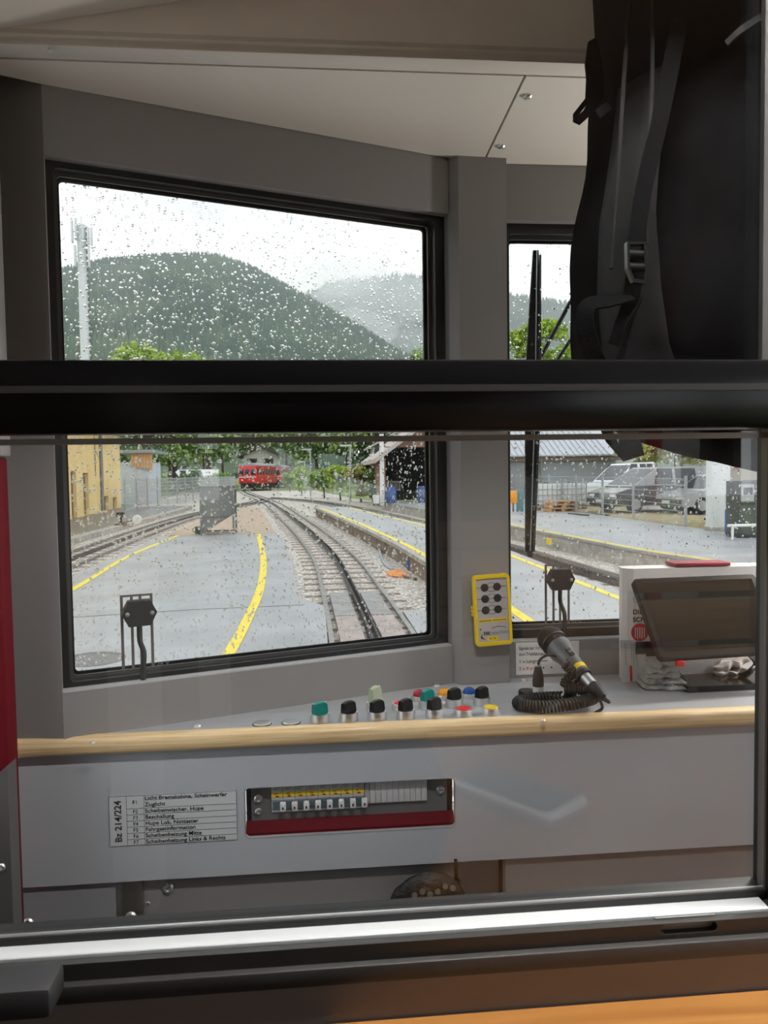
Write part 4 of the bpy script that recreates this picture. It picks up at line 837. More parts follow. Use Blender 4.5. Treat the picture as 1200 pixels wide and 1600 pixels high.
strip('grit_area', 26.35, 46, [(26, -5.2), (46, -5.0)], [(26, -1.3), (34, -2.1), (46, -3.3)], -.03, SAND, .08, label='beige gritty ground behind the grey bin', cat='grit')
strip('yard_apron', -10, 48, C_(-11.6), [(0, -7.95), (26, -7.95), (35, -7.75), (48, -7.6)], .05, ASPHD, label='dark wet apron before the yellow building', cat='asphalt')
strip('kerb', -10, 46, [(0, -7.94), (26, -7.94), (35, -7.74), (48, -7.6)], [(0, -7.55), (26, -7.55), (35, -7.35), (48, -7.2)], .10, CONC, .2, label='pale concrete kerb along the far left track', cat='kerb')
# island platform and far platform
PL = [(0, 2.22), (11, 2.20), (14.4, 2.13), (18.2, 1.92), (24.5, 1.36), (37.2, -.05)]; PR = [(0, 4.35), (16, 4.22), (24.4, 3.62), (37.2, 1.6)]
isl = empty('platform_island', (3, 12, 0), 'grey island platform with yellow edge lines right of the near track', 'platform', kind='structure')
strip('platform_deck', -10, 37, PL, PR, .35, ASPH, .06, parent=isl)
strip('platform_wall', -10, 37, [(a, b + .03) for a, b in PL], [(a, b - .03) for a, b in PR], .288, BRNW, .42, parent=isl)
strip('edge_stone', -10, 37, [(a, b - .03) for a, b in PL], [(a, b + .10) for a, b in PL], .357, CONC, .09, parent=isl)
strip('yellow_line', -10, 36, [(a, b + .14) for a, b in PL], [(a, b + .27) for a, b in PL], .356, YLINE, .004, parent=isl)
strip('yellow_line', -10, 36, [(a, b - .30) for a, b in PR], [(a, b - .18) for a, b in PR], .356, YLINE, .004, parent=isl)
FL = [(0, 8.6), (10, 7.9), (13.86, 7.3), (15.7, 6.87), (18.8, 6.53), (23.2, 6.04), (32, 5.1), (42, 3.6)]
plf = empty('platform_far', (8, 20, 0), 'far wet platform in front of the wire fence', 'platform', kind='structure')
strip('platform_deck', -4, 42, FL, [(0, 60), (42, 60)], .35, ASPH, .06, parent=plf)
strip('platform_wall', -4, 42, [(a, b + .03) for a, b in FL], C_(59), .288, CONC, .42, parent=plf)
strip('yellow_line', -4, 30, [(a, b + .06) for a, b in FL], [(a, b + .18) for a, b in FL], .357, YLINE, .004, parent=plf)
I2 = gp(918, 842, .30); MB().box((6.20, 20.0, .20), (.04, .35, .16)).build('yellow_plate', YLINE, plf)
# yellow lines painted on the yard
def painted(pts, wd, name, label):
    P = catmull([Vector((a, b, 0)) for a, b in pts], 8); m = MB(); V = []
    for i, p in enumerate(P):
        t = (P[min(i + 1, len(P) - 1)] - P[max(i - 1, 0)]).normalized(); nn = Vector((-t.y, t.x, 0)); z = gz(p.y) + .009
        for s_ in (-1, 1): V += [(p.x + nn.x * wd / 2 * s_, p.y + nn.y * wd / 2 * s_, z), (p.x + nn.x * wd / 2 * s_, p.y + nn.y * wd / 2 * s_, z - .005)]
    F = [f for k in range(len(P) - 1) for q in (4 * k,) for f in ((q, q + 2, q + 6, q + 4), (q, q + 4, q + 5, q + 1), (q + 2, q + 3, q + 7, q + 6))]
    return m.add(V, F).build(name, YLINE, None, kind='structure', label=label, cat='road line')
painted([(-1.95, 26.3), (-1.55, 22), (-1.22, 17.9), (-1.03, 14.1), (-1.0, 11.5), (-1.03, 8.9), (-1.2, 5)], .145, 'road_line', 'yellow curved line on the asphalt beside the near track')
painted([(-4.35, 8), (-4.50, 14.5), (-4.80, 20.2), (-4.62, 26.3)], .13, 'road_line', 'yellow line on the asphalt beside the far left track')
m = MB(); P = [(-5.1, 11.45), (-3.6, 11.64), (-1.9, 12.0), (-.2, 12.15)]
for k in range(3):
    a, b = P[k], P[k + 1]; m.poly((0, 0, .0), (1, 0, 0), (0, 1, 0), [(a[0], a[1]), (b[0], b[1]), (b[0], b[1] + .045), (a[0], a[1] + .045)], .003, (), (0, 0, 1))
m.build('asphalt_joint', mat('joint_tar', (.12, .11, .11), .5), None, kind='structure', label='dark tar joint across the wet asphalt', cat='joint')
mh = gp(145, 1030); I_ = MB().lathe((mh.x, mh.y, .0), (0, 0, 1), [(.36, 0), (.36, .006), (.30, .006), (.30, .003), (.001, .003)], 28).build('manhole_cover', mat('manhole_iron', (.20, .19, .18), .6, .4, var=.4, vscale=30), None, loc=(mh.x, mh.y, 0), label='round iron manhole cover in the asphalt by the left window edge', cat='manhole')

# ================================================================== TRACKS
def sweep(path, off, prof, z0):
    """extrude a (x,z) profile along a ground path at lateral offset off"""
    m = MB(); V = []; n = len(prof)
    for i, p in enumerate(path):
        t = (path[min(i + 1, len(path) - 1)] - path[max(i - 1, 0)]).normalized(); nn = Vector((t.y, -t.x, 0)); g = gz(p.y)
        V += [(p.x + nn.x * (off + a), p.y + nn.y * (off + a), g + z0 + b) for a, b in prof]
    F = [(k * n + i, k * n + (i + 1) % n, (k + 1) * n + (i + 1) % n, (k + 1) * n + i) for k in range(len(path) - 1) for i in range(n)] + [tuple(range(n))[::-1], tuple((len(path) - 1) * n + i for i in range(n))]
    return m.add(V, F)
RP = [(-.055, -.11), (.055, -.11), (.055, -.10), (.010, -.085), (.010, -.035), (.032, -.028), (.032, 0), (-.032, 0), (-.032, -.028), (-.010, -.035), (-.010, -.085), (-.055, -.10)]
def track(name, pts, label, sleepers=(0, 0), rack=True, teeth=(0, 0), gauge=1.0, rackz=.02):
    P = catmull([Vector((a, b, 0)) for a, b in pts], 10)
    t = empty(name, (pts[0][0], pts[0][1], 0), label, 'railway track')
    for s_ in (-1, 1): sweep(P, s_ * (gauge / 2 + .032), RP, .005).build('rail', STEEL, t)
    if rack:
        for s_ in (-.045, .045): sweep(P, s_, [(-.014, -.09), (.014, -.09), (.014, 0), (-.014, 0)], rackz).build('rack_bar', RACK, t)
    dist = 0.0; last = P[0]; nxt = 0.0; src = None; tm_ = MB(); nt_ = 0.0
    for i in range(1, len(P)):
        seg = P[i] - P[i - 1]; L_ = seg.length; d = seg.normalized(); a = math.atan2(d.y, d.x) - math.pi / 2
        while nxt < dist + L_:
            c = P[i - 1] + d * (nxt - dist)
            if sleepers[0] <= c.y <= sleepers[1]:
                if src is None:
                    src = MB().poly((-.85, 0, 0), (0, 1, 0), (0, 0, 1), [(-.13, -.06), (.13, -.06), (.10, .0), (-.10, 0)], 1.7, (), (1, 0, 0)).build('sleeper', RUST, t, loc=(0, 0, 0)); o = src
                else: o = bpy.data.objects.new('sleeper', src.data); COL.objects.link(o); o.parent = t
                o.location = Vector((c.x, c.y, gz(c.y) - .0765)) - WL[t.name]; o.rotation_euler = (0, 0, a)
            nxt += .75
        while nt_ < dist + L_:
            c = P[i - 1] + d * (nt_ - dist)
            if teeth[0] <= c.y <= teeth[1]:
                for k, s_ in enumerate((-.045, .045)):
                    q = c + d * (.06 * k) + Vector((d.y, -d.x, 0)) * s_; tm_.box((q.x, q.y, gz(q.y) + rackz + .022), (.028, .055, .044), Matrix.Rotation(a, 3, 'Z'))
            nt_ += .12
        dist += L_
    if tm_.v: tag(tm_.build('rack_teeth', RACK, t), kind='stuff')
    return t
T1 = [(.70, -6), (.70, 3), (.70, 9.7), (.62, 14), (.50, 18), (.22, 22), (-.32, 28), (-1.05, 35), (-2.0, 44), (-3.2, 54), (-5.0, 67), (-7.4, 84), (-8.7, 98), (-6.7, 107.5), (-6.3, 118), (-5.4, 128), (-4, 140)]
tk1 = track('rack_railway_track', T1, 'near rack railway track running straight ahead from the train', (8, 46), True, (7, 40))
T2 = [(-6.2, 6), (-6.25, 20), (-6.30, 30), (-6.05, 38), (-5.2, 46), (-4.2, 54), (-4.1, 60)]
track('rack_railway_track', T2, 'rusty siding track on the left beside the kerb', (16, 48), True, (0, 0), rackz=.0)
T3 = [(6.6, 5), (6.0, 10), (5.55, 14), (5.15, 19), (4.55, 26), (3.4, 35), (1.6, 46), (-.8, 56), (-3.6, 64)]
track('rack_railway_track', T3, 'rack track between the two right-hand platforms', (9, 34), True, (10, 24))
# crossing slabs between the rails
slab = empty('crossing_slabs', (.7, 11, 0), 'pinkish rubber crossing slabs between the near rails', 'crossing')
SLB = ramp_mat('crossing_slab', 4, [(.3, (.30, .24, .22)), (.7, (.44, .37, .34))], .6, .2, 60); SLG = ramp_mat('crossing_slab_grey', 4, [(.3, (.22, .21, .21)), (.7, (.34, .33, .32))], .6, .2, 60)
for k, (y0, y1, mm) in enumerate(((5.2, 6.98, SLB), (7.0, 8.98, SLB), (9.0, 11.05, SLB), (11.1, 13.3, SLG))):
    for s_ in (-1, 1):
        for h_ in (0, 1):
            ym, yn = y0 + (y1 - y0) / 2 * h_, y0 + (y1 - y0) / 2 * (h_ + 1) - .015
            xo = lambda y: lerp_tab([(b, a) for a, b in T1], y)
            V = []
            for y in (ym, yn):
                for x in ((-.42, -.11) if s_ < 0 else (.11, .42)): V += [(xo(y) + x, y, .012), (xo(y) + x, y, -.09)]
            MB().add(V, [(0, 2, 6, 4), (1, 5, 7, 3), (0, 1, 3, 2), (4, 6, 7, 5), (0, 4, 5, 1), (2, 3, 7, 6)]).build('slab', mm, slab)
# clutter on the ballast by the platform
cp_ = gp(622, 896, -.06); o_ = MB(); rr = random.Random(4)
def heap(name, c, w_, d_, h_, material, label, cat, seed=1):
    r_ = random.Random(seed); m = MB(); n, k_ = 14, 5; V = []
    for i in range(k_):
        t = i / (k_ - 1); rad = math.cos(t * math.pi / 2) ** .7
        for j in range(n): a = 2 * math.pi * j / n; q = 1 + .22 * (r_.random() - .5); V.append(Vector((c[0] + math.cos(a) * w_ * rad * q, c[1] + math.sin(a) * d_ * rad * q, c[2] + h_ * math.sin(t * math.pi / 2) * (1 + .3 * (r_.random() - .5)))))
    F = [(i * n + j, i * n + (j + 1) % n, (i + 1) * n + (j + 1) % n, (i + 1) * n + j) for i in range(k_ - 1) for j in range(n)] + [tuple(range(n))[::-1], tuple((k_ - 1) * n + j for j in range(n))]
    return m.add(V, F, True).build(name, material, None, loc=tuple(c), label=label, cat=cat)
heap('sand_heap', (cp_.x, cp_.y, gz(cp_.y) - .08), .25, .55, .07, mat('orange_sand', (.72, .26, .06), .9, var=.25, vscale=12), 'small bright orange heap on the ballast by the platform', 'heap')
hs_ = empty('water_hose', (1.4, 18, 0), 'thin blue and grey hose lying along the platform wall', 'hose')
MB().tube(catmull([gp(592, 855, -.03), gp(596, 870, -.05), gp(602, 882, -.05), gp(614, 890, -.05)], 6), .035, 8).build('hose_line', mat('hose_grey', (.33, .36, .42), .5), hs_)
MB().cyl(gp(639, 890, -.06), gp(639, 890, -.06) + Vector((0, 0, .22)), .05, seg=12).build('valve', mat('valve_blue', (.05, .12, .32), .4), hs_)
MB().tube([gp(626, 899, -.05), gp(650, 905, -.05)], .03, 6).build('iron_bar', RUST, None, loc=tuple(gp(626, 899, -.05)), label='dark iron bar lying beside the orange heap', cat='bar')

# ================================================================== THINGS IN THE YARD (left window)
BINC = mat('grey_green_steel', (.165, .17, .165), .5, var=.12, vscale=5)
bc_ = gp(343, 834); bn_ = empty('grit_bin', bc_, 'grey steel grit bin on a frame standing in the yard', 'bin')
x, y, z = bc_
MB().bx(x - .58, x + .50, y - .45, y + .45, z + .65, z + 1.62).build('bin_body', BINC, bn_)
MB().bx(x - .61, x + .56, y - .48, y + .48, z + 1.62, z + 1.66).build('lid', BINC, bn_)
MB().poly((x, y - .44, z), (1, 0, 0), (0, 0, 1), [(-.56, .64), (.44, .64), (-.45, .10), (-.52, .10)], .88, (), (0, 1, 0)).build('hopper', BINC, bn_)
for sx in (-.55, .53):
    for sy in (-.45, .45): MB().bx(x + sx - .03, x + sx + .03, y + sy - .03, y + sy + .03, z, z + 1.6).build('leg', BINC, bn_)
for sy in (-.45, .45): MB().bx(x - .5, x + .5, y + sy - .025, y + sy + .025, z + .05, z + .10).build('foot_bar', BINC, bn_)
MB().bx(x - .60, x + .52, y - .475, y - .455, z + .62, z + .67).build('front_trim', BINC, bn_)
g_ = gp(311, 835); gb = empty('watering_can', g_, 'dark green can beside the grey grit bin', 'can')
MB().lathe(g_, (0, 0, 1), [(.12, 0), (.13, .02), (.13, .22), (.11, .27), (.02, .28)], 16).build('can_body', mat('dark_green', (.03, .10, .08), .5), gb); MB().tube(catmull([g_ + Vector((.12, 0, .06)), g_ + Vector((.24, 0, .14)), g_ + Vector((.30, 0, .27))], 5), .025, 8).build('spout', MATS['dark_green'], gb); MB().tube(catmull([g_ + Vector((-.12, 0, .06)), g_ + Vector((-.22, 0, .16)), g_ + Vector((-.08, 0, .28))], 5), .012, 6).build('handle', MATS['dark_green'], gb)
sl_ = gp(189, 822, .05); sw_ = empty('points_lever', sl_, 'black points lever with a white counterweight by the siding', 'lever')
MB().bx(sl_.x - .18, sl_.x + .18, sl_.y - .3, sl_.y + .3, sl_.z, sl_.z + .10).build('base_box', RUST, sw_); MB().cyl(sl_ + Vector((0, 0, .1)), sl_ + Vector((0, 0, .52)), .05, seg=12).build('post', RUBBER, sw_)
MB().bx(sl_.x - .16, sl_.x + .16, sl_.y - .04, sl_.y + .04, sl_.z + .36, sl_.z + .54).build('signal_blade', RUBBER, sw_)
MB().tube([sl_ + Vector((0, 0, .12)), sl_ + Vector((.62, 0, .24))], .025, 8).build('lever_arm', RUST, sw_); MB().lathe(sl_ + Vector((.62, -.05, .24)), (0, 1, 0), [(.02, 0), (.17, .01), (.19, .05), (.17, .09), (.02, .1)], 18).build('counterweight', mat('white_paint', (.75, .74, .72), .5), sw_)

# ---- yellow building
YWALL = ramp_mat('yellow_render', .8, [(.3, (.80, .58, .25)), (.7, (.92, .71, .36))], .9, .15, 30); GABL = mat('dark_roof', (.10, .085, .08), .8, var=.2, vscale=4)
A0 = Vector((-10.15, 21.0, 0)); A1 = Vector((-11.85, 48.3, 0)); AU = (A1 - A0).normalized(); AN = Vector((AU.y, -AU.x, 0)); AL = (A1 - A0).length; AG = gz(A0.y)
yhs = empty('yellow_building', (-11, 35, AG), 'yellow rendered station building with tall narrow windows', 'building')
def aw(px, py):                                              # distance along and height on that wall for a pixel
    d = ray(px, py); o = Vector((0, 0, EZ)); t = (A0 - o).dot(AN) / d.dot(AN); p = o + d * t; return (p - A0).dot(AU), p.z
HOL = []
for (xa, xb, ya, yb_) in ((112.5, 121, 736, 811), (131.5, 140, 739, 806), (163.5, 170, 775, 800), (177, 183, 777, 797)):
    s0, z0 = aw(xa, yb_); s1, _ = aw(xb, yb_); _, z1 = aw((xa + xb) / 2, ya); HOL.append((s0, s1, z0, z1))
MB().poly(A0, AU, ZV, rect(-12, AL, -.1, 5.2), .45, [rect(*h) for h in HOL], -AN).build('wall', YWALL, yhs)
e_ = A1 - AN * .45
MB().poly(A1 - AU * .45, -AN, ZV, [(.46, -.1), (9, -.1), (9, 5.2), (4.7, 8.0), (.46, 5.2)], .44, (), AU).build('wall', YWALL, yhs)
for h in HOL:
    f = MB().poly(A0 - AN * .16, AU, ZV, rect(*h), .05, [rect(h[0] + .09, h[1] - .09, h[2] + .09, h[3] - .09)], -AN).build('window', mat('brown_frame', (.30, .20, .11), .6), yhs)
    MB().poly(A0 - AN * .18, AU, ZV, rect(h[0] + .08, h[1] - .08, h[2] + .08, h[3] - .08), .02, (), -AN).build('pane', mat('dim_pane', (.20, .19, .17), .15), f)
sd, _ = aw(157, 760)
dpz = A0 + AU * sd + AN * .09; MB().cyl(dpz + Vector((0, 0, .2)), dpz + Vector((0, 0, 5.0)), .085, seg=10).build('downspout', mat('zinc', (.27, .26, .25), .5, .3), yhs)
s2, _ = aw(148, 725); MB().poly(A0 + AU * s2 + AN * .03, AU, ZV, rect(-.04, .04, 2.2, 4.6), .02, (), AN).build('cable_duct', MATS['brown_frame'], yhs)
MB().poly(A0 + AN * .75 + ZV * 4.62, -AN, (Vector((0, 0, 1)) * .55 - AN * .83).normalized() * 0 + AU, [(0, -13), (5.8, -13), (5.8, AL + .9), (0, AL + .9)], .12, (), (0, 0, 1)).build('eaves', mat('eaves_wood', (.16, .14, .13), .8), yhs)
MB().poly(A0 - AU * 13, AN, ZV, [(.80, 4.72), (-5.0, 8.2), (-10.5, 4.72), (-10.5, 4.9), (-5.0, 8.4), (.80, 4.9)], AL + 13.9, (), AU).build('roof', GABL, yhs)
# ---- blue grey shed with timber top behind it
sh = empty('timber_shed', (-13, 56, gz(56)), 'pale blue shed with a timber band next to the yellow building', 'shed')
pa, pb = far(186, 790, 56), far(235, 790, 56); zt = far(210, 729, 56).z; zl = far(190, 716, 56).z
MB().bx(pa.x, pb.x, 56, 60, gz(56) - .1, far(210, 722, 56).z).build('wall', mat('pale_blue_panel', (.50, .55, .60), .6, var=.08, vscale=2), sh)
tz0, tz1 = far(220, 728, 55.9).z, far(220, 708, 55.9).z; px_ = far(204, 715, 55.9).x
for k in range(7): w_ = (pb.x + .25 - px_) / 7; MB().bx(px_ + w_ * k + .01, px_ + w_ * (k + 1) - .01, 55.85, 55.93, tz0 - .05 * k, tz1).build('plank', wood_mat('shed_plank_%d' % k, (.50, .26, .11), (.66, .38, .18), (8, 8, .8), .7, 0) if k < 2 else MATS['shed_plank_%d' % (k % 2)], sh)
MB().bx(pa.x - .3, pb.x + .35, 55.6, 60.3, tz1 + .01, tz1 + .22).build('roof', mat('zinc_roof', (.32, .36, .40), .4, .3), sh)
# ---- wire fences: posts and panels are parts
FENM = mat('galvanised_wire', (.40, .42, .43), .45, .4)
def fence(name, pts, h, label, dx=2.5, wires=(.2, .11), r=.012, zb=0.0, pm=FENM, thick=1.0):
    t = empty(name, (*pts[0], gz(pts[0][1]) + zb), label, 'fence'); cum = [Vector((*p, 0)) for p in pts]
    for a, b in zip(cum, cum[1:]):
        L_ = (b - a).length; n = max(1, round(L_ / dx)); d = (b - a) / n
        for k in range(n):
            p, q = a + d * k, a + d * (k + 1); p.z = gz(p.y) + zb; q.z = gz(q.y) + zb
            MB().box(p + Vector((0, 0, h / 2 + .02)), (.07 * thick, .07 * thick, h + .1)).build('post', pm, t)
            m = MB(); nh = int(h / wires[0])
            for j in range(nh + 1): z = Vector((0, 0, .05 + (h - .08) * j / nh)); m.tube([p + z, q + z], r, 4, False)
            nv = int((q - p).length / wires[1])
            for j in range(1, nv): c = p.lerp(q, j / nv); m.tube([c + Vector((0, 0, .05)), c + Vector((0, 0, h))], r * .6, 3, False)
            m.build('wire_panel', pm, t)
    q = cum[-1].copy(); q.z = gz(q.y) + zb; MB().box(q + Vector((0, 0, h / 2 + .02)), (.07, .07, h + .1)).build('post', pm, t)
fence('wire_fence', [(-10.6, 44), (-10.0, 50), (-9.4, 57), (-8.7, 66), (-8.1, 79)], 1.75, 'grey wire fence behind the siding track', 2.4, (.25, .13), .016)
# ---- camper van and timber stack far behind that fence
def wheel(parent, c, axis, r, name='wheel'):
    w_ = MB().lathe(Vector(c) - Vector(axis) * .1, axis, [(r * .6, 0), (r, .02), (r, .18), (r * .6, .2), (.02, .2)], 18).build(name, RUBBER, parent)
    MB().lathe(Vector(c) + Vector(axis) * .09, axis, [(r * .62, 0), (r * .62, .012), (.02, .02)], 14).build('hub_cap', mat('hub_grey', (.45, .45, .46), .35, .6), w_)
CG = mat('car_glass', (.025, .03, .035), .08)
def vehicle(name, loc, yaw, body, cabin, wid, material, label, wr=.33, wx=(.8, 3.3), side_wins=((1.3, 2.2),), cat='car', roofm=None):
    """loc = front corner on the ground, local x runs from nose to tail; body / cabin = side outlines"""
    t = empty(name, loc, label, cat); t.rotation_euler = (0, 0, math.radians(yaw)); WL[t.name] = Vector((0, 0, 0))
    def part(m, nm, mt, par=t, **k): o = m.build(nm, mt, par); o.location = (0, 0, 0); return o
    m = MB(); m.poly((0, -wid / 2, 0), (1, 0, 0), (0, 0, 1), body, wid, (), (0, 1, 0)); part(m, 'body', material)
    n = len(cabin); V = []
    zmin = min(p[1] for p in cabin); zmax = max(p[1] for p in cabin)
    for s_ in (-1, 1): V += [(a, s_ * (wid / 2 - .02 - .16 * (b - zmin) / (zmax - zmin)), b) for a, b in cabin]
    m = MB(); m.add(V, [tuple(range(n))[::-1], tuple(range(n, 2 * n))] + [(i, (i + 1) % n, n + (i + 1) % n, n + i) for i in range(n)]); part(m, 'cabin', roofm or material)
    a, b = cabin[0], cabin[1]                                # windscreen from cabin[0] (foot) to cabin[1] (top)
    f = lambda t_, s_: Vector((a[0] + (b[0] - a[0]) * t_ - .012, s_ * (wid / 2 - .10 - .16 * t_), a[1] + (b[1] - a[1]) * t_ + .006))
    m = MB(); m.add([f(.1, -1), f(.1, 1), f(.92, 1), f(.92, -1), f(.1, -1) + Vector((.02, 0, -.02)), f(.1, 1) + Vector((.02, 0, -.02)), f(.92, 1) + Vector((.02, 0, -.02)), f(.92, -1) + Vector((.02, 0, -.02))], [(0, 1, 2, 3), (7, 6, 5, 4), (0, 4, 5, 1), (1, 5, 6, 2), (2, 6, 7, 3), (3, 7, 4, 0)]); part(m, 'windscreen', CG)
    for (xa, xb) in side_wins:
        for s_ in (-1, 1):
            m = MB(); y = lambda z: s_ * (wid / 2 - .018 - .16 * (z - zmin) / (zmax - zmin))
            za, zb = zmin + .06, zmax - .08; sh_ = .0 if xa > cabin[1][0] else (cabin[1][0] - xa) * .8
            q = [(xa, za), (xb, za), (xb, zb), (xa + sh_, zb)]
            m.add([(p[0], y(p[1]) + s_ * .012, p[1]) for p in q] + [(p[0], y(p[1]) - s_ * .02, p[1]) for p in q], [(0, 1, 2, 3), (7, 6, 5, 4), (0, 4, 5, 1), (1, 5, 6, 2), (2, 6, 7, 3), (3, 7, 4, 0)]); part(m, 'side_window', CG)
    for x_ in wx:
        for s_ in (-1, 1): wheel(t, (x_, s_ * (wid / 2 - .08), wr), (0, s_, 0), wr)
    zl = body[1][1] if len(body) > 1 else .6
    for s_ in (-1, 1): part(MB().box((body[2][0] + .02, s_ * (wid / 2 - .25), body[2][1] - .14), (.10, .36, .16), None, .02), 'headlight', mat('headlight', (.7, .72, .74), .15))
    part(MB().box((body[1][0] - .02, 0, body[0][1] + .16), (.12, wid * .96, .2), None, .03), 'bumper', mat('bumper_dark', (.04, .04, .04), .5))
    part(MB().box((body[1][0] - .085, 0, body[0][1] + .17), (.012, .48, .11)), 'number_plate', WHITE)
    return t
WHP = mat('white_car_paint', (.74, .75, .76), .25, coat=.5); BKP = mat('black_car_paint', (.02, .021, .024), .2, coat=.6); SVP = mat('silver_car_paint', (.45, .46, .47), .28, .4, coat=.4)
cv = far(266, 752, 92)
vehicle('camper_van', (cv.x, 92, gz(92)), 4, [(0, .35), (-.02, .55), (.05, .95), (.5, 1.1), (5.6, 1.1), (5.6, .35)], [(.45, 1.08), (1.15, 1.75), (.7, 2.35), (1.0, 2.62), (5.6, 2.62), (5.6, 1.08)], 2.1, WHP, 'white camper van parked far behind the wire fence', .33, (.9, 4.2), ((1.2, 1.9), (2.6, 3.6)), 'camper')

# ---- red railcar train on the branch
REDP = mat('train_red', (.62, .012, .02), .35, coat=.3, var=.05, vscale=2); DKR = mat('train_under', (.04, .035, .035), .7)
def railcar(loc, yaw, L_, label, front_windows=True):
    t = empty('red_railcar', loc, label, 'railcar', 'red railcars on the line ahead'); t.rotation_euler = (0, 0, math.radians(yaw)); WL[t.name] = Vector((0, 0, 0))
    def part(m, nm, mt, par=t): o = m.build(nm, mt, par); o.location = (0, 0, 0); return o
    w_, h0_, h1_ = 2.3, .75, 3.05
    part(MB().box((0, L_ / 2, (h0_ + h1_) / 2), (w_, L_, h1_ - h0_), None, .10, 3), 'body', REDP)
    m = MB(); m.poly((0, .0, 0), (1, 0, 0), (0, 0, 1), [(-1.2, h1_ - .02), (1.2, h1_ - .02), (1.0, h1_ + .22), (.5, h1_ + .36), (-.5, h1_ + .36), (-1.0, h1_ + .22)], L_, (), (0, 1, 0)); part(m, 'roof', mat('train_roof', (.30, .30, .31), .6))
    part(MB().box((0, -.01, 1.62), (w_ * .985, .03, .10)), 'cream_stripe', mat('cream_stripe', (.75, .70, .62), .4))
    for x_ in (-.76, 0, .76): part(MB().box((x_, -.012, 2.25), (.56, .03, .72), None, .01), 'front_window', CG)
    for k in range(int(L_ / 1.25)):
        for s_ in (-1, 1): part(MB().box((s_ * (w_ / 2 + .002), .8 + k * 1.25, 2.28), (.03, .85, .74), None, .01), 'side_window', CG)
    part(MB().box((0, L_ / 2, .48), (1.9, L_ * .96, .54)), 'underframe', DKR)
    for y_ in (1.2, L_ - 1.2):
        for s_ in (-.52, .52): part(MB().cyl((s_ - .06, y_, .36), (s_ + .06, y_, .36), .36, seg=16), 'wheel', DKR)
    for s_ in (-.7, .7): part(MB().cyl((s_, -.03, 1.25), (s_, .05, 1.25), .11, seg=14), 'headlamp', mat('train_lamp', (.8, .8, .75), .2))
    part(MB().box((0, -.12, .82), (1.7, .22, .2), None, .02), 'buffer_beam', DKR)
    return t
tp_ = far(387, 765, 98)
railcar((tp_.x, 98, gz(98) + .02), -13, 9.5, 'nearer red railcar on the line in the distance')
tp2 = far(428, 763, 118); railcar((tp2.x, 118, gz(118) + .05), -6, 9.0, 'second red railcar half hidden behind the first')
# ---- white chalet behind the train
HX, HY = far(407, 740, 132).x, 132; hz_ = gz(HY)
hs = empty('chalet', (HX, HY, hz_), 'white chalet with a dark gable roof above the train', 'house')
HW = MB().poly((HX, HY, hz_), (1, 0, 0), (0, 0, 1), [(-2.75, -.3), (2.95, -.3), (2.95, 5.2), (0.1, 6.5), (-2.75, 5.2)], 8, (), (0, 1, 0)).build('wall', mat('white_render', (.70, .69, .66), .8), hs)
MB().poly((HX, HY - .9, hz_), (1, 0, 0), (0, 0, 1), [(-3.9, 4.85), (.1, 6.55), (3.9, 4.85), (3.9, 5.2), (.1, 7.0), (-3.9, 5.2)], 10, (), (0, 1, 0)).build('roof', GABL, hs)
for x_ in (-1.35, 1.35):
    f = MB().bx(HX + x_ - .85, HX + x_ + .85, HY - .06, HY + .02, hz_ + 3.1, hz_ + 4.7).build('window', mat('shutter_brown', (.10, .07, .05), .7), hs)
    MB().bx(HX + x_ - .5, HX + x_ + .5, HY - .09, HY - .05, hz_ + 3.3, hz_ + 4.5).build('pane', CG, f)
MB().bx(HX - 2.7, HX + 2.9, HY - .85, HY - .75, hz_ + 1.35, hz_ + 2.2).build('balcony', mat('balcony_wood', (.16, .11, .08), .8), hs); MB().bx(HX - .2, HX + .35, HY + 3, HY + 3.6, hz_ + 6.0, hz_ + 7.2).build('chimney', mat('chimney', (.45, .42, .38), .8), hs)
HX2 = far(615, 700, 92).x; hs2 = empty('chalet', (HX2, 92, gz(92)), 'white house with balcony between the trees left of the workshop', 'house'); z_ = gz(92)
MB().bx(HX2 - 2.3, HX2 + 4, 92, 99, z_ - .2, z_ + 5.0).build('wall', MATS['white_render'], hs2); MB().poly((HX2, 91.2, z_), (1, 0, 0), (0, 0, 1), [(-3.1, 4.8), (.9, 6.9), (4.8, 4.8), (4.8, 5.05), (.9, 7.2), (-3.1, 5.05)], 9, (), (0, 1, 0)).build('roof', mat('pale_roof', (.42, .38, .34), .7), hs2)
MB().bx(HX2 - 2.6, HX2 + 1.4, 91.0, 91.9, z_ + 2.2, z_ + 3.0).build('balcony', mat('balcony_grey', (.40, .34, .29), .8), hs2)
# ---- lamp posts
for k, (px, pyb, pyt, Y_, lab) in enumerate(((547, 776, 697, 52, 'tall grey lamp post nearer the workshop'), (485, 768, 703, 66, 'tall grey lamp post beside the far green bushes'), (476, 766, 722, 78, 'short grey signal post far up the line'))):
    b_, t_ = far(px, pyb, Y_), far(px, pyt, Y_); b_.z = gz(Y_) - .05; lp = empty('lamp_post', b_, lab, 'lamp post')
    MB().cyl(b_, t_, .075, .05, 10).build('pole', FENM, lp); MB().box(t_ + Vector((-.30, 0, .03)), (.8, .22, .12), None, .03).build('lamp_head', mat('lamp_head', (.5, .5, .5), .5), lp)
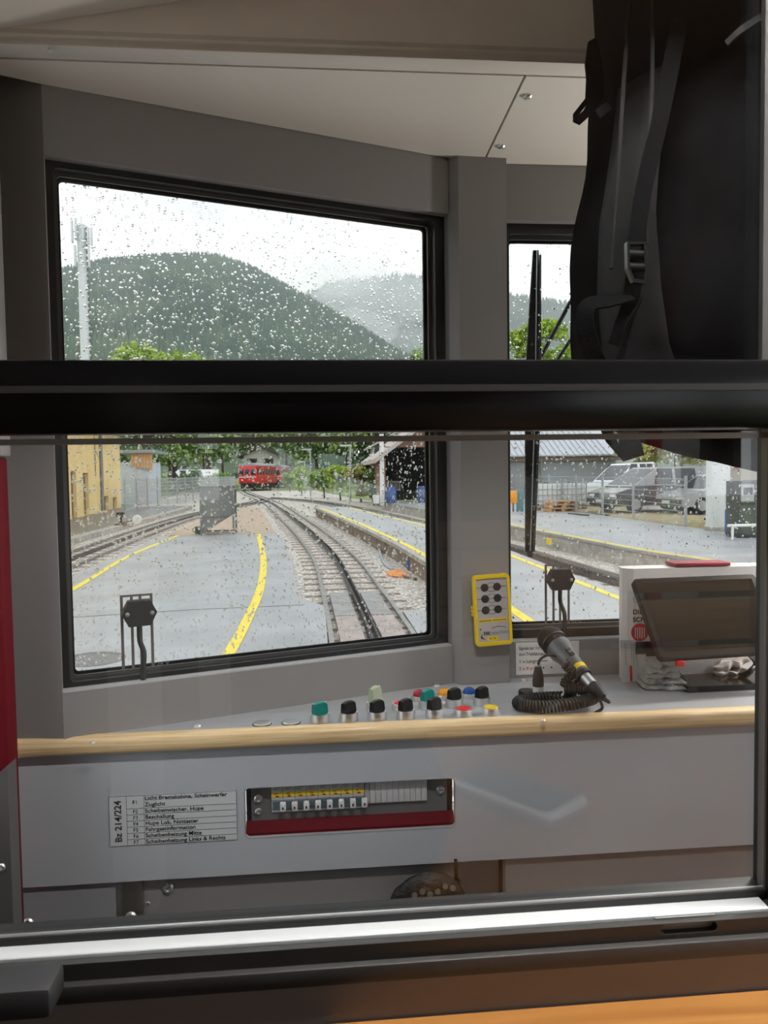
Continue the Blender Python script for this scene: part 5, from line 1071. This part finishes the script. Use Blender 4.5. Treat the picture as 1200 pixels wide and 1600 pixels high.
# ---- open workshop shed
WX, WY = 3.55, 41.0; wz = gz(WY) + .30; ws = empty('workshop', (6.5, WY, wz), 'open dark workshop building with a brown gable and white post', 'workshop')
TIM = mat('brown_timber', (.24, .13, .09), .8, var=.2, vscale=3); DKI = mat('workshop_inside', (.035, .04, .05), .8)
ez_ = far(598, 716, WY).z; rx = 6.7; rz_ = ez_ + (rx - WX) * .74
wall_l = MB().bx(WX + .12, WX + .25, WY + .2, WY + 12, wz - .1, ez_).build('wall', TIM, ws); MB().bx(WX + .25, 9.8, WY + 8, WY + 8.2, wz - .1, ez_ + 1).build('wall', DKI, ws); MB().bx(9.8, 9.95, WY + .2, WY + 12, wz - .1, ez_).build('wall', TIM, ws)
MB().poly((0, WY - .35, 0), (1, 0, 0), (0, 0, 1), [(WX - .35, ez_ - .26), (rx, rz_), (2 * rx - WX + .35, ez_ - .26), (2 * rx - WX + .35, ez_ - .02), (rx, rz_ + .26), (WX - .35, ez_ - .02)], 13, (), (0, 1, 0)).build('roof', mat('workshop_roof', (.46, .40, .37), .7), ws)
for k in range(9):
    xa = WX + .2 + k * .7; zt_ = ez_ - .05 + (.74 * (min(xa + .35, 2 * rx - xa - .35) - WX)); MB().bx(xa, xa + .68, WY + .15, WY + .22, wz + 3.0, max(zt_, wz + 3.05)).build('gable_board', TIM, ws)
MB().bx(WX - .08, WX + .14, WY - .1, WY + .12, wz - .1, far(596, 690, WY).z + .4).build('white_post', mat('white_paint', (.75, .74, .72), .5), ws)
for k in range(2): f = MB().bx(WX + .38 + k * .72, WX + 1.05 + k * .72, WY + 6.9, WY + 7, wz + .55, wz + 1.12).build('window', WHITE, ws); MB().bx(WX + .45 + k * .72, WX + .98 + k * .72, WY + 6.86, WY + 6.9, wz + .62, wz + 1.05).build('pane', mat('dusky_pane', (.20, .12, .12), .2), f)
for k, (px, col, lab) in enumerate(((611, (.05, .10, .28), 'dark blue barrel at the foot of the white workshop post'), (660, (.06, .10, .26), 'blue barrel further right in the workshop'))):
    b_ = far(px, 788, WY - .8); b_.z = gz(WY) + .35; MB().lathe(b_, (0, 0, 1), [(.27, 0), (.29, .03), (.29, .30), (.30, .33), (.29, .36), (.29, .82), (.26, .85), (.02, .85)], 18).build('barrel', mat('barrel_blue_%d' % k, col, .4), None, loc=tuple(b_), label=lab, cat='barrel', group='barrels at the workshop')
b_ = far(588, 783, WY - 1); b_.z = gz(WY - 1) + .35; bk_ = empty('bucket', b_, 'white bucket beside the workshop post', 'bucket'); MB().lathe(b_, (0, 0, 1), [(.16, 0), (.2, .45), (.21, .46), (.18, .46), (.15, .05), (.01, .05)], 16).build('bucket_body', WHITE, bk_)

# ================================================================== THINGS BEYOND THE FAR PLATFORM (middle window)
LB = empty('long_depot', (14, 47, gz(47)), 'long grey depot with a ribbed metal roof', 'depot'); z_ = gz(47) + .2
ev = far(870, 713, 47).z; la, lbx = 9.95, far(962, 720, 47).x
MB().bx(la, lbx, 47, 58, z_ - .2, ev).build('wall', ramp_mat('grey_render', .7, [(.3, (.30, .31, .33)), (.7, (.36, .37, .39))], .9), LB)
MB().bx(la - .2, lbx + .3, 46.75, 46.99, ev - .28, ev - .02).build('fascia', mat('fascia_brown', (.30, .22, .18), .7), LB)
MB().poly((la - .3, 46.4, ev), (1, 0, 0), (0, .72, .34), rect(0, lbx - la + .8, 0, 9), .08, (), (0, 0, 1)).build('roof', mat('sheet_roof', (.45, .46, .50), .35, .4), LB)
src = None
for k in range(24):
    xr = la - .3 + .3 + k * .36
    if xr > lbx + .4: break
    if src is None: src = MB().poly((xr, 46.38, ev + .02), (1, 0, 0), (0, .72, .34), rect(-.035, .035, 0, 9), .11, (), (0, 0, 1)).build('roof_rib', MATS['sheet_roof'], LB, loc=(xr, 46.38, ev + .02)); s0l = src.location.copy()
    else: o = bpy.data.objects.new('roof_rib', src.data); COL.objects.link(o); o.parent = LB; o.location = s0l + Vector((k * .36, 0, 0))
MB().cyl((far(846, 740, 46.8).x, 46.8, z_), (far(846, 740, 46.8).x, 46.8, ev), .07, seg=10).build('downspout', MATS['zinc'], LB)
wh = empty('white_annex', (17, 50, gz(50)), 'white rendered annex at the end of the grey depot', 'annex'); MB().bx(lbx + .01, lbx + 2.6, 48, 56, gz(48) - .1, far(980, 705, 48).z).build('wall', MATS['white_render'], wh); MB().bx(lbx - .1, lbx + 2.8, 47.7, 56.3, far(980, 705, 48).z, far(980, 705, 48).z + .2).build('roof', GABL, wh)
# fence with posts as seen
fence('wire_fence', [(9.6, 34.5), (10.25, 29.5), (10.75, 25.2), (10.80, 21.6)], 1.42, 'wire fence on the far platform before the parked cars', 2.45, (.2, .10), .008, .35, FENM, .9)
strip('verge', 19, 40, [(19, 11.0), (40, 9.6)], [(19, 13.2), (40, 14)], .36, ramp_mat('weedy_verge', 2.2, [(.3, (.38, .24, .18)), (.5, (.40, .33, .18)), (.75, (.20, .26, .08))], .95, .4, 10), .03, label='weedy strip under the wire fence', cat='verge')
v0 = gp(900, 788, .36); vehicle('pickup_van', (v0.x, 33.5, gz(33.5) + .36), 16, [(0, .32), (-.03, .5), (.02, .92), (1.0, 1.10), (4.9, 1.10), (4.9, .32)], [(.85, 1.08), (1.75, 1.88), (2.9, 1.95), (3.0, 1.08)], 1.9, WHP, 'white pickup van parked behind the wire fence', .34, (.85, 3.9), ((1.2, 1.95), (2.1, 2.8)), 'van')
v1 = far(942, 800, 28.5); vehicle('minivan', (v1.x, 28.6, gz(28.5) + .36), 14, [(0, .30), (-.03, .5), (.02, .78), (.9, 1.02), (4.7, 1.05), (4.7, .30)], [(.75, 1.0), (2.0, 1.72), (4.4, 1.75), (4.68, 1.03)], 1.85, BKP, 'black minivan parked behind the wire fence', .33, (.85, 3.7), ((1.7, 2.6), (2.75, 3.7)), 'van', mat('grey_glasshouse', (.28, .29, .30), .25, coat=.3))
v2 = far(1050, 792, 27.0); vehicle('estate_car', (v2.x, 27.3, gz(27) + .36), 8, [(0, .28), (-.03, .45), (.02, .68), (.95, .88), (4.3, .92), (4.3, .28)], [(.9, .87), (1.75, 1.42), (3.6, 1.45), (4.2, .9)], 1.75, SVP, 'silver car half hidden behind the white column', .31, (.8, 3.4), ((1.5, 2.3), (2.45, 3.4)), 'car')
# liquid containers and pallets
def ibc(c, lab):
    t = empty('liquid_container', c, lab, 'container', 'caged liquid containers'); x, y, z = c
    MB().box((x, y, z + .64), (1.0, .98, .92), None, .08, 3).build('tank', mat('tank_white', (.72, .74, .72), .4, var=.05), t)
    m = MB()
    for k in range(6):
        for s_ in (-1, 1): m.box((x - .5 + k * .2, y + s_ * .52, z + .62), (.025, .02, 1.0)); m.box((x + s_ * .52, y - .5 + k * .2, z + .62), (.02, .025, 1.0))
    for k in range(5):
        for s_ in (-1, 1): m.box((x, y + s_ * .53, z + .16 + k * .235), (1.07, .02, .025)); m.box((x + s_ * .53, y, z + .16 + k * .235), (.02, 1.07, .025))
    m.build('cage', FENM, t); MB().bx(x - .55, x + .55, y - .52, y + .52, z, z + .12).build('pallet_base', RUST, t); MB().cyl((x, y, z + 1.1), (x, y, z + 1.16), .12, seg=14).build('screw_lid', mat('lid_teal', (.05, .16, .14), .5), t)
i1, i2 = gp(829, 792, .35), gp(866, 791, .35); ibc((i1.x, 31.6, gz(31.6) + .35), 'white caged liquid container left of the stacked pallets'); ibc((i2.x, 31.9, gz(31.9) + .35), 'white caged liquid container behind the stacked pallets')
PAL = wood_mat('pallet_wood', (.42, .24, .11), (.58, .36, .18), (1, 6, 6), .8, 0)
pz = gp(866, 797, .35)
for k in range(3):
    c = Vector((pz.x - .05 + .05 * k, 30.2, gz(30.2) + .35 + .145 * k)); t = empty('wooden_pallet', c, ['lowest wooden pallet of the stack by the containers', 'middle wooden pallet of the stack by the containers', 'topmost wooden pallet of the stack by the containers'][k], 'pallet', 'stacked wooden pallets')
    for j in range(3): MB().box(c + Vector((-.53 + j * .53, 0, .065)), (.14, .8, .09)).build('block', PAL, t)
    for j in range(5): MB().box(c + Vector((0, -.35 + j * .175, .125)), (1.2, .13, .025)).build('board', PAL, t)
    for j in range(3): MB().box(c + Vector((0, -.35 + j * .35, .010)), (1.2, .11, .02)).build('board', PAL, t)
for k, (pa_, pb_, lab) in enumerate((((890, 803), (918, 806), 'dark steel plate lying on the far platform, left one'), ((920, 801), (950, 806), 'dark steel plate lying on the far platform, right one'))):
    a, b = gp(*pa_, .35), gp(*pb_, .35); c = (a + b) / 2; MB().box(c + Vector((0, 0, .02)), ((b - a).length, .16, .04), Matrix.Rotation(math.atan2((b - a).y, (b - a).x), 3, 'Z')).build('steel_plate', mat('dark_plate', (.06, .06, .06), .5), None, loc=tuple(c), label=lab, cat='plate', group='loose steel plates')
hv = far(802, 790, 30.5); os_ = empty('safety_barrier', (hv.x, 30.5, gz(30.5) + .35), 'orange and teal barrier at the left edge of the middle window', 'barrier')
MB().box((hv.x, 30.5, gz(30.5) + .95), (.32, .08, .5), None, .02).build('orange_board', KORG, os_); MB().box((hv.x + .3, 30.6, gz(30.5) + .8), (.3, .06, .9), None, .02).build('teal_board', mat('teal_board', (.10, .22, .24), .5), os_); MB().bx(hv.x - .03, hv.x + .03, 30.47, 30.53, gz(30.5) + .35, gz(30.5) + .7).build('foot', RUST, os_)
# white column of the fuel shelter, pump, barrels
k0, k1 = far(1106, 828, 20.2), far(1135, 832, 20.2); zc = gz(20) + .35
cs = empty('shelter_column', ((k0.x + k1.x) / 2, 20.3, zc), 'wide white column of the fuel shelter behind the fence end', 'column')
MB().bx(k0.x, k1.x, 20.0, 20.35, zc, zc + 2.6, .03).build('column_shaft', mat('white_column', (.70, .71, .70), .6, var=.05, vscale=3), cs); MB().bx(k0.x - .03, k1.x + .03, 19.97, 20.38, zc, zc + .10).build('plinth', CONC, cs)
bw_ = empty('shelter_wall', (12.5, 22.5, zc), 'cream rear wall of the fuel shelter', 'shelter'); MB().bx(far(1134, 780, 23).x, k1.x + 6, 23.0, 23.2, zc, zc + 2.6).build('wall', mat('cream_render', (.62, .57, .50), .8), bw_); MB().bx(k0.x - .4, k1.x + 6, 19.6, 23.4, zc + 2.62, zc + 2.9).build('roof_slab', WHITE, bw_)
pp = far(1172, 840, 17.9); fp_ = empty('fuel_pump', (pp.x, 18.1, zc), 'dark grey fuel pump cabinet under the shelter', 'fuel pump'); x = pp.x
MB().bx(x - .30, x + .12, 17.9, 18.5, zc, zc + 1.38, .02).build('cabinet', mat('pump_dark', (.05, .053, .057), .4), fp_); MB().bx(x + .13, x + .55, 17.92, 18.5, zc, zc + 1.40, .02).build('cabinet', mat('pump_mid', (.09, .092, .095), .4), fp_)
MB().bx(x - .25, x + .07, 17.86, 17.9, zc + .88, zc + 1.30).build('display_panel', mat('pump_panel', (.36, .37, .38), .4), fp_); MB().bx(x - .2, x + .02, 17.84, 17.86, zc + 1.05, zc + 1.22).build('readout', INK, fp_); MB().bx(x - .26, x + .08, 17.82, 17.9, zc + .80, zc + .85).build('nozzle_shelf', RUBBER, fp_)
br = empty('guard_rail', (x, 17.5, zc), 'white guard rail in front of the fuel pump', 'guard rail'); rl, rr_ = far(1137, 822, 17.4).x, far(1200, 822, 17.4).x; zr = far(1160, 821, 17.4).z
MB().cyl((rl, 17.4, zr), (rr_, 17.4, zr), .035, seg=12).build('rail_tube', WHITE, br); 
for x_ in (rl + .12, rr_ - .1): MB().cyl((x_, 17.4, zc), (x_, 17.4, zr), .03, seg=12).build('rail_post', WHITE, br)
bl = far(1144, 830, 18.9); MB().lathe((bl.x, 18.9, zc), (0, 0, 1), [(.16, 0), (.18, .03), (.18, .62), (.12, .70), (.01, .71)], 18).build('blue_drum', mat('bright_blue', (.02, .12, .55), .4), None, loc=(bl.x, 18.9, zc), label='bright blue drum between the white column and the pump', cat='drum')
pt = far(1144, 780, 19.3); tp3 = empty('paper_dispenser', (pt.x, 19.3, zc), 'white and teal dispenser with a red top above the blue drum', 'dispenser'); MB().bx(pt.x - .12, pt.x + .14, 19.25, 19.45, zc + .72, zc + 1.02).build('box', mat('dispenser_white', (.6, .66, .64), .5), tp3); MB().lathe((pt.x, 19.35, zc + 1.03), (0, 0, 1), [(.11, 0), (.12, .06), (.09, .13), (.01, .14)], 14).build('red_top', KRED, tp3); MB().bx(pt.x - .04, pt.x + .04, 19.31, 19.39, zc, zc + .72).build('stand', FENM, tp3)
fe = far(1149, 722, 22.9); ex = empty('fire_extinguisher', (fe.x, 22.9, zc + 1.5), 'red fire extinguisher on the cream shelter wall', 'extinguisher'); MB().lathe((fe.x, 22.9, fe.z - .22), (0, 0, 1), [(.07, 0), (.085, .02), (.085, .34), (.05, .42), (.03, .44)], 14).build('bottle', KRED, ex); MB().box((fe.x + .02, 22.9, fe.z + .26), (.12, .06, .08), None, .01).build('valve', RUBBER, ex); MB().tube(catmull([Vector((fe.x + .06, 22.85, fe.z + .26)), Vector((fe.x + .13, 22.85, fe.z)), Vector((fe.x + .06, 22.85, fe.z - .35))], 5), .015, 6).build('hose', RUBBER, ex)

# ================================================================== MOBILE PHONE MAST
MY = 90.0; mb = far(136, 600, MY).x; mast = empty('phone_mast', (mb, MY, gz(MY)), 'tall grey mobile phone mast with antenna panels', 'mast'); MG = mat('mast_grey', (.62, .64, .66), .5)
mt = far(127, 352, MY).z; lean = far(127, 352, MY).x
def mpt(px, py): return far(px, py, MY)
MB().cyl((mb, MY, gz(MY)), (lean, MY, mt), .62, .50, 18).build('tube', MG, mast)
MB().cyl((lean, MY, mt), (lean, MY, mt + 1.0), .05, seg=8).build('lightning_rod', MG, mast)
cb = MB()
for k in range(46): t_ = k / 46; c = Vector((mb + (lean - mb) * t_ + .62, MY - .30, gz(MY) + (mt - gz(MY)) * t_ + .25)); cb.box(c, (.16, .10, .40))
cb.build('cable_ladder', mat('cable_dark', (.10, .11, .12), .6), mast)
for k, (px, pa_, pb_) in enumerate(((116, 345, 382), (122, 344, 378), (133, 352, 388), (141, 358, 386), (146, 360, 388), (121, 386, 418), (142, 384, 420))):
    a, b = mpt(px, pb_), mpt(px, pa_); an = MB().bx(a.x - .11, a.x + .11, MY - .75 - .1 * (k % 2), MY - .5, a.z, b.z, .03).build('antenna_panel', MG, mast)
    zz = (a.z + b.z) / 2; MB().tube([(a.x, MY - .5, zz), (lean, MY, zz)], .05, 6).build('bracket', MG, an)

# ================================================================== TREES
def leaf_mat(name, c1, c2, c3):
    m = bpy.data.materials.new(name); m.use_nodes = True; MATS[name] = m; n = m.node_tree.nodes; l = m.node_tree.links; b = n['Principled BSDF']; b.inputs['Roughness'].default_value = .6; b.inputs['Specular IOR Level'].default_value = .25
    g = n.new('ShaderNodeTexCoord'); z = n.new('ShaderNodeTexNoise'); z.inputs['Scale'].default_value = .9; z.inputs['Detail'].default_value = 8; l.new(g.outputs['Object'], z.inputs[0]); r = n.new('ShaderNodeValToRGB')
    e = r.color_ramp.elements; e[0].position = .32; e[0].color = (*c1, 1); e[1].position = .5; e[1].color = (*c2, 1); e2 = e.new(.68); e2.color = (*c3, 1)
    l.new(z.outputs[0], r.inputs[0]); l.new(r.outputs[0], b.inputs['Base Color'])
    b.inputs['Transmission Weight'].default_value = 0; return m
LV_ = [leaf_mat('leaf_light', (.18, .29, .045), (.30, .43, .065), (.44, .54, .10)), leaf_mat('leaf_mid', (.11, .20, .06), (.20, .31, .085), (.32, .43, .12)), leaf_mat('leaf_dark', (.06, .12, .05), (.12, .20, .075), (.18, .27, .09)), leaf_mat('leaf_autumn', (.15, .19, .04), (.30, .30, .06), (.45, .33, .07))]
BARK = mat('bark', (.09, .07, .055), .9, var=.3, vscale=6)
def tree(name, base, H, W_, label, kind=1, n=2600, leaf=.32, trunk=.25, seed=0, group='trees around the yard', conifer=False, cat='tree'):
    r_ = np.random.default_rng(seed + 11); base = Vector(base); t = empty(name, base, label, cat, group)
    h0 = H * trunk
    if conifer:
        u = r_.random(n) ** .75; hh = h0 + (H - h0) * (1 - u) ; rad = W_ / 2 * (u ** .9) * (0.75 + .35 * r_.random(n)); an = r_.random(n) * 6.283
        C = np.stack([rad * np.cos(an), rad * np.sin(an), hh - rad * .35], 1)
    else:
        k = max(7, int(9 + W_)); cc_ = r_.normal(size=(k, 3)); cc_ /= np.linalg.norm(cc_, axis=1)[:, None]; cc_ *= (.35 + .45 * r_.random((k, 1)))
        cen = cc_ * np.array([W_ / 2, W_ / 2, (H - h0) / 2]) + np.array([0, 0, h0 + (H - h0) * .52]); sz = (.26 + .20 * r_.random(k)) * W_ * .62
        i_ = r_.integers(0, k, n); d = r_.normal(size=(n, 3)); d /= np.linalg.norm(d, axis=1)[:, None]; d[:, 2] = np.where(d[:, 2] < -.3, -d[:, 2], d[:, 2]); C = cen[i_] + d * sz[i_][:, None] * (.72 + .35 * r_.random((n, 1))) * np.array([1, 1, .85])
        C[:, 2] = np.maximum(C[:, 2], h0 * .55)
    a = r_.normal(size=(n, 3)); a /= np.linalg.norm(a, axis=1)[:, None]; b = np.cross(a, r_.normal(size=(n, 3))); b /= np.linalg.norm(b, axis=1)[:, None]; s_ = leaf * (.6 + .8 * r_.random((n, 1)))
    V = np.stack([C - a * s_, C - b * s_ * .55, C + a * s_, C + b * s_ * .55], 1).reshape(-1, 3)
    me = bpy.data.meshes.new('foliage'); me.from_pydata(V.tolist(), [], np.arange(4 * n).reshape(-1, 4).tolist()); me.materials.append(LV_[kind]); ob = bpy.data.objects.new('foliage', me); COL.objects.link(ob); ob.parent = t
    m = MB(); m.tube([(0, 0, -.3), (.05, 0, h0), (-.04, 0.03, H * .62)], [H * .022 + .03, H * .017 + .02, .03], 8)
    o = m.build('trunk', BARK, None); o.parent = t; o.location = (0, 0, 0)
    return t
def treepx(pxc, pyt, Y_, wpx, lab, kind, seed, **k):
    top = far(pxc, pyt, Y_); g = gz(Y_) - .14; return tree(k.pop('name', 'leafy_tree'), (top.x, Y_, g), top.z - g, wpx * Y_ / 1200, lab, kind, seed=seed, **k)
# light green crowns rising over the middle rail
treepx(200, 533, 112, 150, 'light green broad tree right of the phone mast', 0, 1, n=6000, leaf=.42)
treepx(118, 566, 118, 90, 'light green tree at the left edge behind the mast', 0, 2, n=2600, leaf=.42)
treepx(268, 548, 122, 120, 'light green tree second from the mast', 0, 3, n=3200, leaf=.42)
treepx(320, 524, 130, 26, 'slim tall poplar above the tree tops', 0, 4, n=900, leaf=.4, trunk=.1, name='poplar_tree')
treepx(655, 545, 118, 110, 'green tree at the right edge of the large windscreen', 1, 5, n=3000, leaf=.42)
treepx(600, 572, 125, 110, 'green tree above the white house', 1, 6, n=2600, leaf=.42)
# band of trees behind fence, train and house
band = [(215, 640, 98, 90, 2), (262, 620, 104, 100, 1), (315, 612, 108, 110, 1), (345, 628, 150, 80, 2), (395, 610, 160, 110, 2), (445, 606, 155, 100, 1), (492, 600, 120, 110, 2), (540, 610, 110, 110, 1), (575, 640, 114, 80, 2), (165, 600, 115, 110, 2), (474, 650, 150, 44, 1), (650, 620, 112, 110, 2)]
whr = ['behind the blue shed', 'behind the camper van', 'right of the camper van', 'left of the white chalet', 'behind the white chalet roof', 'right of the white chalet', 'behind the lamp posts', 'behind the nearer lamp post', 'left of the white house with the balcony', 'behind the yellow building', 'between the chalet and the lamp posts', 'behind the workshop roof']
for k, (px, py, Y_, wd, kd) in enumerate(band): treepx(px, py, Y_, wd, '%s tree %s' % (('bright green', 'green', 'dark green')[kd], whr[k]), kd, 20 + k, n=2600, leaf=.40, trunk=.12)
# bushes along the track
bush = [(505, 726, 62, 44, 1, 'green bush at the foot of the farther lamp post'), (530, 722, 56, 46, 0, 'light green bush between the two lamp posts'), (562, 712, 52, 44, 3, 'yellowing bush right of the nearer lamp post'), (582, 730, 47, 30, 1, 'green bush beside the white workshop post'), (470, 728, 74, 30, 0, 'light green bush beside the distant rails'), (250, 746, 82, 50, 1, 'low green hedge in front of the camper van'), (300, 742, 84, 60, 2, 'low dark hedge right of the camper van'), (345, 744, 88, 50, 1, 'low green hedge left of the red train'), (452, 735, 92, 26, 1, 'small bush right of the second railcar')]
for k, (px, py, Y_, wd, kd, lab) in enumerate(bush): treepx(px, py, Y_, wd, lab, kd, 60 + k, n=1100, leaf=.16, trunk=.05, name='leafy_bush', group='bushes along the tracks', cat='bush')
# middle window trees
treepx(835, 478, 62, 110, 'yellow-green tree behind the wiper blade', 0, 80, n=7000, leaf=.17)
treepx(905, 500, 66, 110, 'yellow-green tree behind the depot roof', 0, 81, n=6000, leaf=.17)
treepx(800, 505, 64, 60, 'light green tree at the left edge of the middle windscreen', 0, 82, n=3500, leaf=.17)
treepx(1055, 640, 42, 150, 'green and orange tree above the parked minivan', 3, 83, n=4200, leaf=.16, trunk=.3)
treepx(1008, 655, 43, 80, 'green tree right of the depot roof', 0, 84, n=2000, leaf=.15, trunk=.25)
rx_ = far(1050, 772, 36); bd_ = empty('garden_shed', (rx_.x, 36, gz(36)), 'reddish brown shed behind the parked minivan', 'shed'); MB().bx(rx_.x - 1.0, rx_.x + .4, 36, 38, gz(36), far(1050, 745, 36).z).build('wall', mat('brick_red', (.30, .10, .08), .8), bd_); MB().bx(rx_.x - 1.2, rx_.x + .6, 35.8, 38.2, far(1050, 745, 36).z, far(1050, 741, 36).z).build('roof', GABL, bd_)
treepx(1085, 770, 30, 60, 'low green shrub behind the silver car', 1, 85, n=800, leaf=.10, trunk=.05, name='leafy_bush', group='bushes along the tracks', cat='bush')

# ================================================================== MOUNTAINS
def mountain(name, outline, D, base_d, label, seed, forest, fm, gm, fn, az_pad=1500, zoff=0):
    """heightfield rising from base_d to a ridge at distance D whose skyline follows the outline; a forest of cones on it"""
    r_ = np.random.default_rng(seed); pts = [far(px, py, D) for px, py in outline]; xs = [p.x for p in pts]; zs_ = [p.z for p in pts]
    X = np.linspace(xs[0], xs[-1], 140); R_ = 46
    ph_ = r_.random((10, 4)) * 6.28
    def nz_(x, y): return sum(math.sin(x * .0021 * (k + 1) + ph_[k, 0] + 1.3 * math.sin(y * .0016 * (k + 1) + ph_[k, 1])) * math.cos(y * .0023 * (k + 1) + ph_[k, 2]) / (k + 1) for k in range(6))
    def hgt(x, t):
        zr_ = float(np.interp(x, xs, zs_)); y = base_d + (D - base_d) * t; s_ = t ** .85
        z = 5 + (zr_ - 5) * s_ + 38 * nz_(x, y) * math.sin(math.pi * min(1, t)) * (D / 2500); return y, z
    V = []
    for i in range(R_):
        t = i / (R_ - 1)
        for x in X: y, z = hgt(x, t); V.append((x * (.35 + .65 * (y / D)) , y, z))
    for x in X: V.append((x, D + 900, -50))
    n = len(X); F = [(i * n + j, i * n + j + 1, (i + 1) * n + j + 1, (i + 1) * n + j) for i in range(R_) for j in range(n - 1)]
    t_ = empty(name, (0, D, 0), label, 'mountain', kind='structure')
    m = MB(); m.add(V, F, True); m.build('slope', gm, t_)
    q = []; fs = []; k = 0
    xx = r_.uniform(xs[0], xs[-1], forest); tt = r_.random(forest) ** .8; hh = fn[0] + fn[1] * r_.random(forest)
    for x, t, h in zip(xx, tt, hh):
        y, z = hgt(x, t); x2 = x * (.35 + .65 * (y / D)); w_ = h * .24
        for j in range(5): a = 1.2566 * j + x; q.append((x2 + w_ * math.cos(a), y + w_ * math.sin(a), z - 2))
        q.append((x2, y, z + h)); fs += [(k + j, k + (j + 1) % 5, k + 5) for j in range(5)]; k += 6
    me = bpy.data.meshes.new('forest'); me.from_pydata([(a, b - D, c) for a, b, c in q], [], fs); me.materials.append(fm); o = bpy.data.objects.new('forest', me); COL.objects.link(o); o.parent = t_; tag(o, kind='stuff')
    return t_
FOR = leaf_mat('conifer_forest', (.026, .062, .048), (.048, .095, .066), (.085, .14, .075)); MATS['conifer_forest'].node_tree.nodes['Noise Texture'].inputs['Scale'].default_value = .006
SLP = ramp_mat('forest_slope', .004, [(.3, (.04, .075, .045)), (.6, (.075, .115, .06)), (.75, (.15, .15, .10))], 1.0)
mountain('mountain_near', [(-350, 500), (-120, 470), (20, 455), (90, 432), (150, 416), (230, 406), (300, 402), (345, 404), (390, 420), (430, 442), (480, 470), (540, 505), (590, 540), (640, 575), (700, 610), (780, 640)], 2500, 700, 'forested dome-shaped mountain behind the mast', 5, 26000, FOR, SLP, (13, 10))
mountain('mountain_far', [(380, 560), (430, 500), (480, 462), (520, 446), (570, 440), (620, 432), (680, 436), (740, 446), (800, 462), (900, 480), (1000, 500), (1150, 470), (1400, 480)], 4200, 2300, 'misty second mountain at the right of the windscreen', 8, 20000, FOR, SLP, (22, 16))
# ================================================================== HAZE: damp air over the valley and banks of mist on the far mountain
def vol_mat(name, dens, col=(.93, .96, 1.0)):
    m = bpy.data.materials.new(name); m.use_nodes = True; n = m.node_tree.nodes; l = m.node_tree.links; n.clear(); o = n.new('ShaderNodeOutputMaterial'); v = n.new('ShaderNodeVolumeScatter'); v.inputs['Color'].default_value = (*col, 1); v.inputs['Density'].default_value = dens; v.inputs['Anisotropy'].default_value = 0
    l.new(v.outputs[0], o.inputs['Volume']); return m
HAZE = 1.35e-4
MB().bx(-3800, 3800, 176, 6300, -20, 1500).build('valley_haze', vol_mat('haze_volume', HAZE), None, loc=(0, 3000, 0), kind='stuff', label='thin grey rain haze over the valley and mountains', cat='haze')
for k, (px, py, Y_, rx_, rz2, ry_, dens, lab) in enumerate(((600, 470, 3300, 320, 110, 300, .0016, 'bank of white mist across the middle of the far mountain'), (560, 520, 3000, 160, 80, 200, .0020, 'wisp of mist in the saddle between the two mountains'), (650, 540, 3100, 260, 70, 250, .0012, 'low bank of mist at the foot of the far mountain'), (520, 435, 3700, 260, 90, 250, .0018, 'cloud wisp on the left shoulder of the far mountain'))):
    c = far(px, py, Y_); m = MB(); n1, n2 = 10, 18; V = []
    for i in range(n1 + 1):
        a = math.pi * i / n1
        for j in range(n2): b = 2 * math.pi * j / n2; q = 1 + .18 * math.sin(3 * b + k) * math.sin(2 * a); V.append((c.x + rx_ * math.sin(a) * math.cos(b) * q, c.y + ry_ * math.sin(a) * math.sin(b) * q, c.z + rz2 * math.cos(a) * q))
    m.add(V, [(i * n2 + j, i * n2 + (j + 1) % n2, (i + 1) * n2 + (j + 1) % n2, (i + 1) * n2 + j) for i in range(n1) for j in range(n2)], True); m.build('mist_bank', vol_mat('mist_volume_%d' % k, dens), None, loc=tuple(c), kind='stuff', label=lab, cat='mist')

# ================================================================== RAIN ON THE PANES
window_rain('raindrops', sp(GLS[0], GLS[2], .0465), SU, ZV, SN, GLS[1] - GLS[0], GLS[3] - GLS[2], 13000, 'raindrops all over the large left windscreen', seed=3)
window_rain('raindrops', Vector((.372, 1.398 + .0485, -.290)), Vector((1, 0, 0)), ZV, Vector((0, 1, 0)), .70, .724, 6500, 'raindrops on the middle windscreen around the wiper', seed=5)
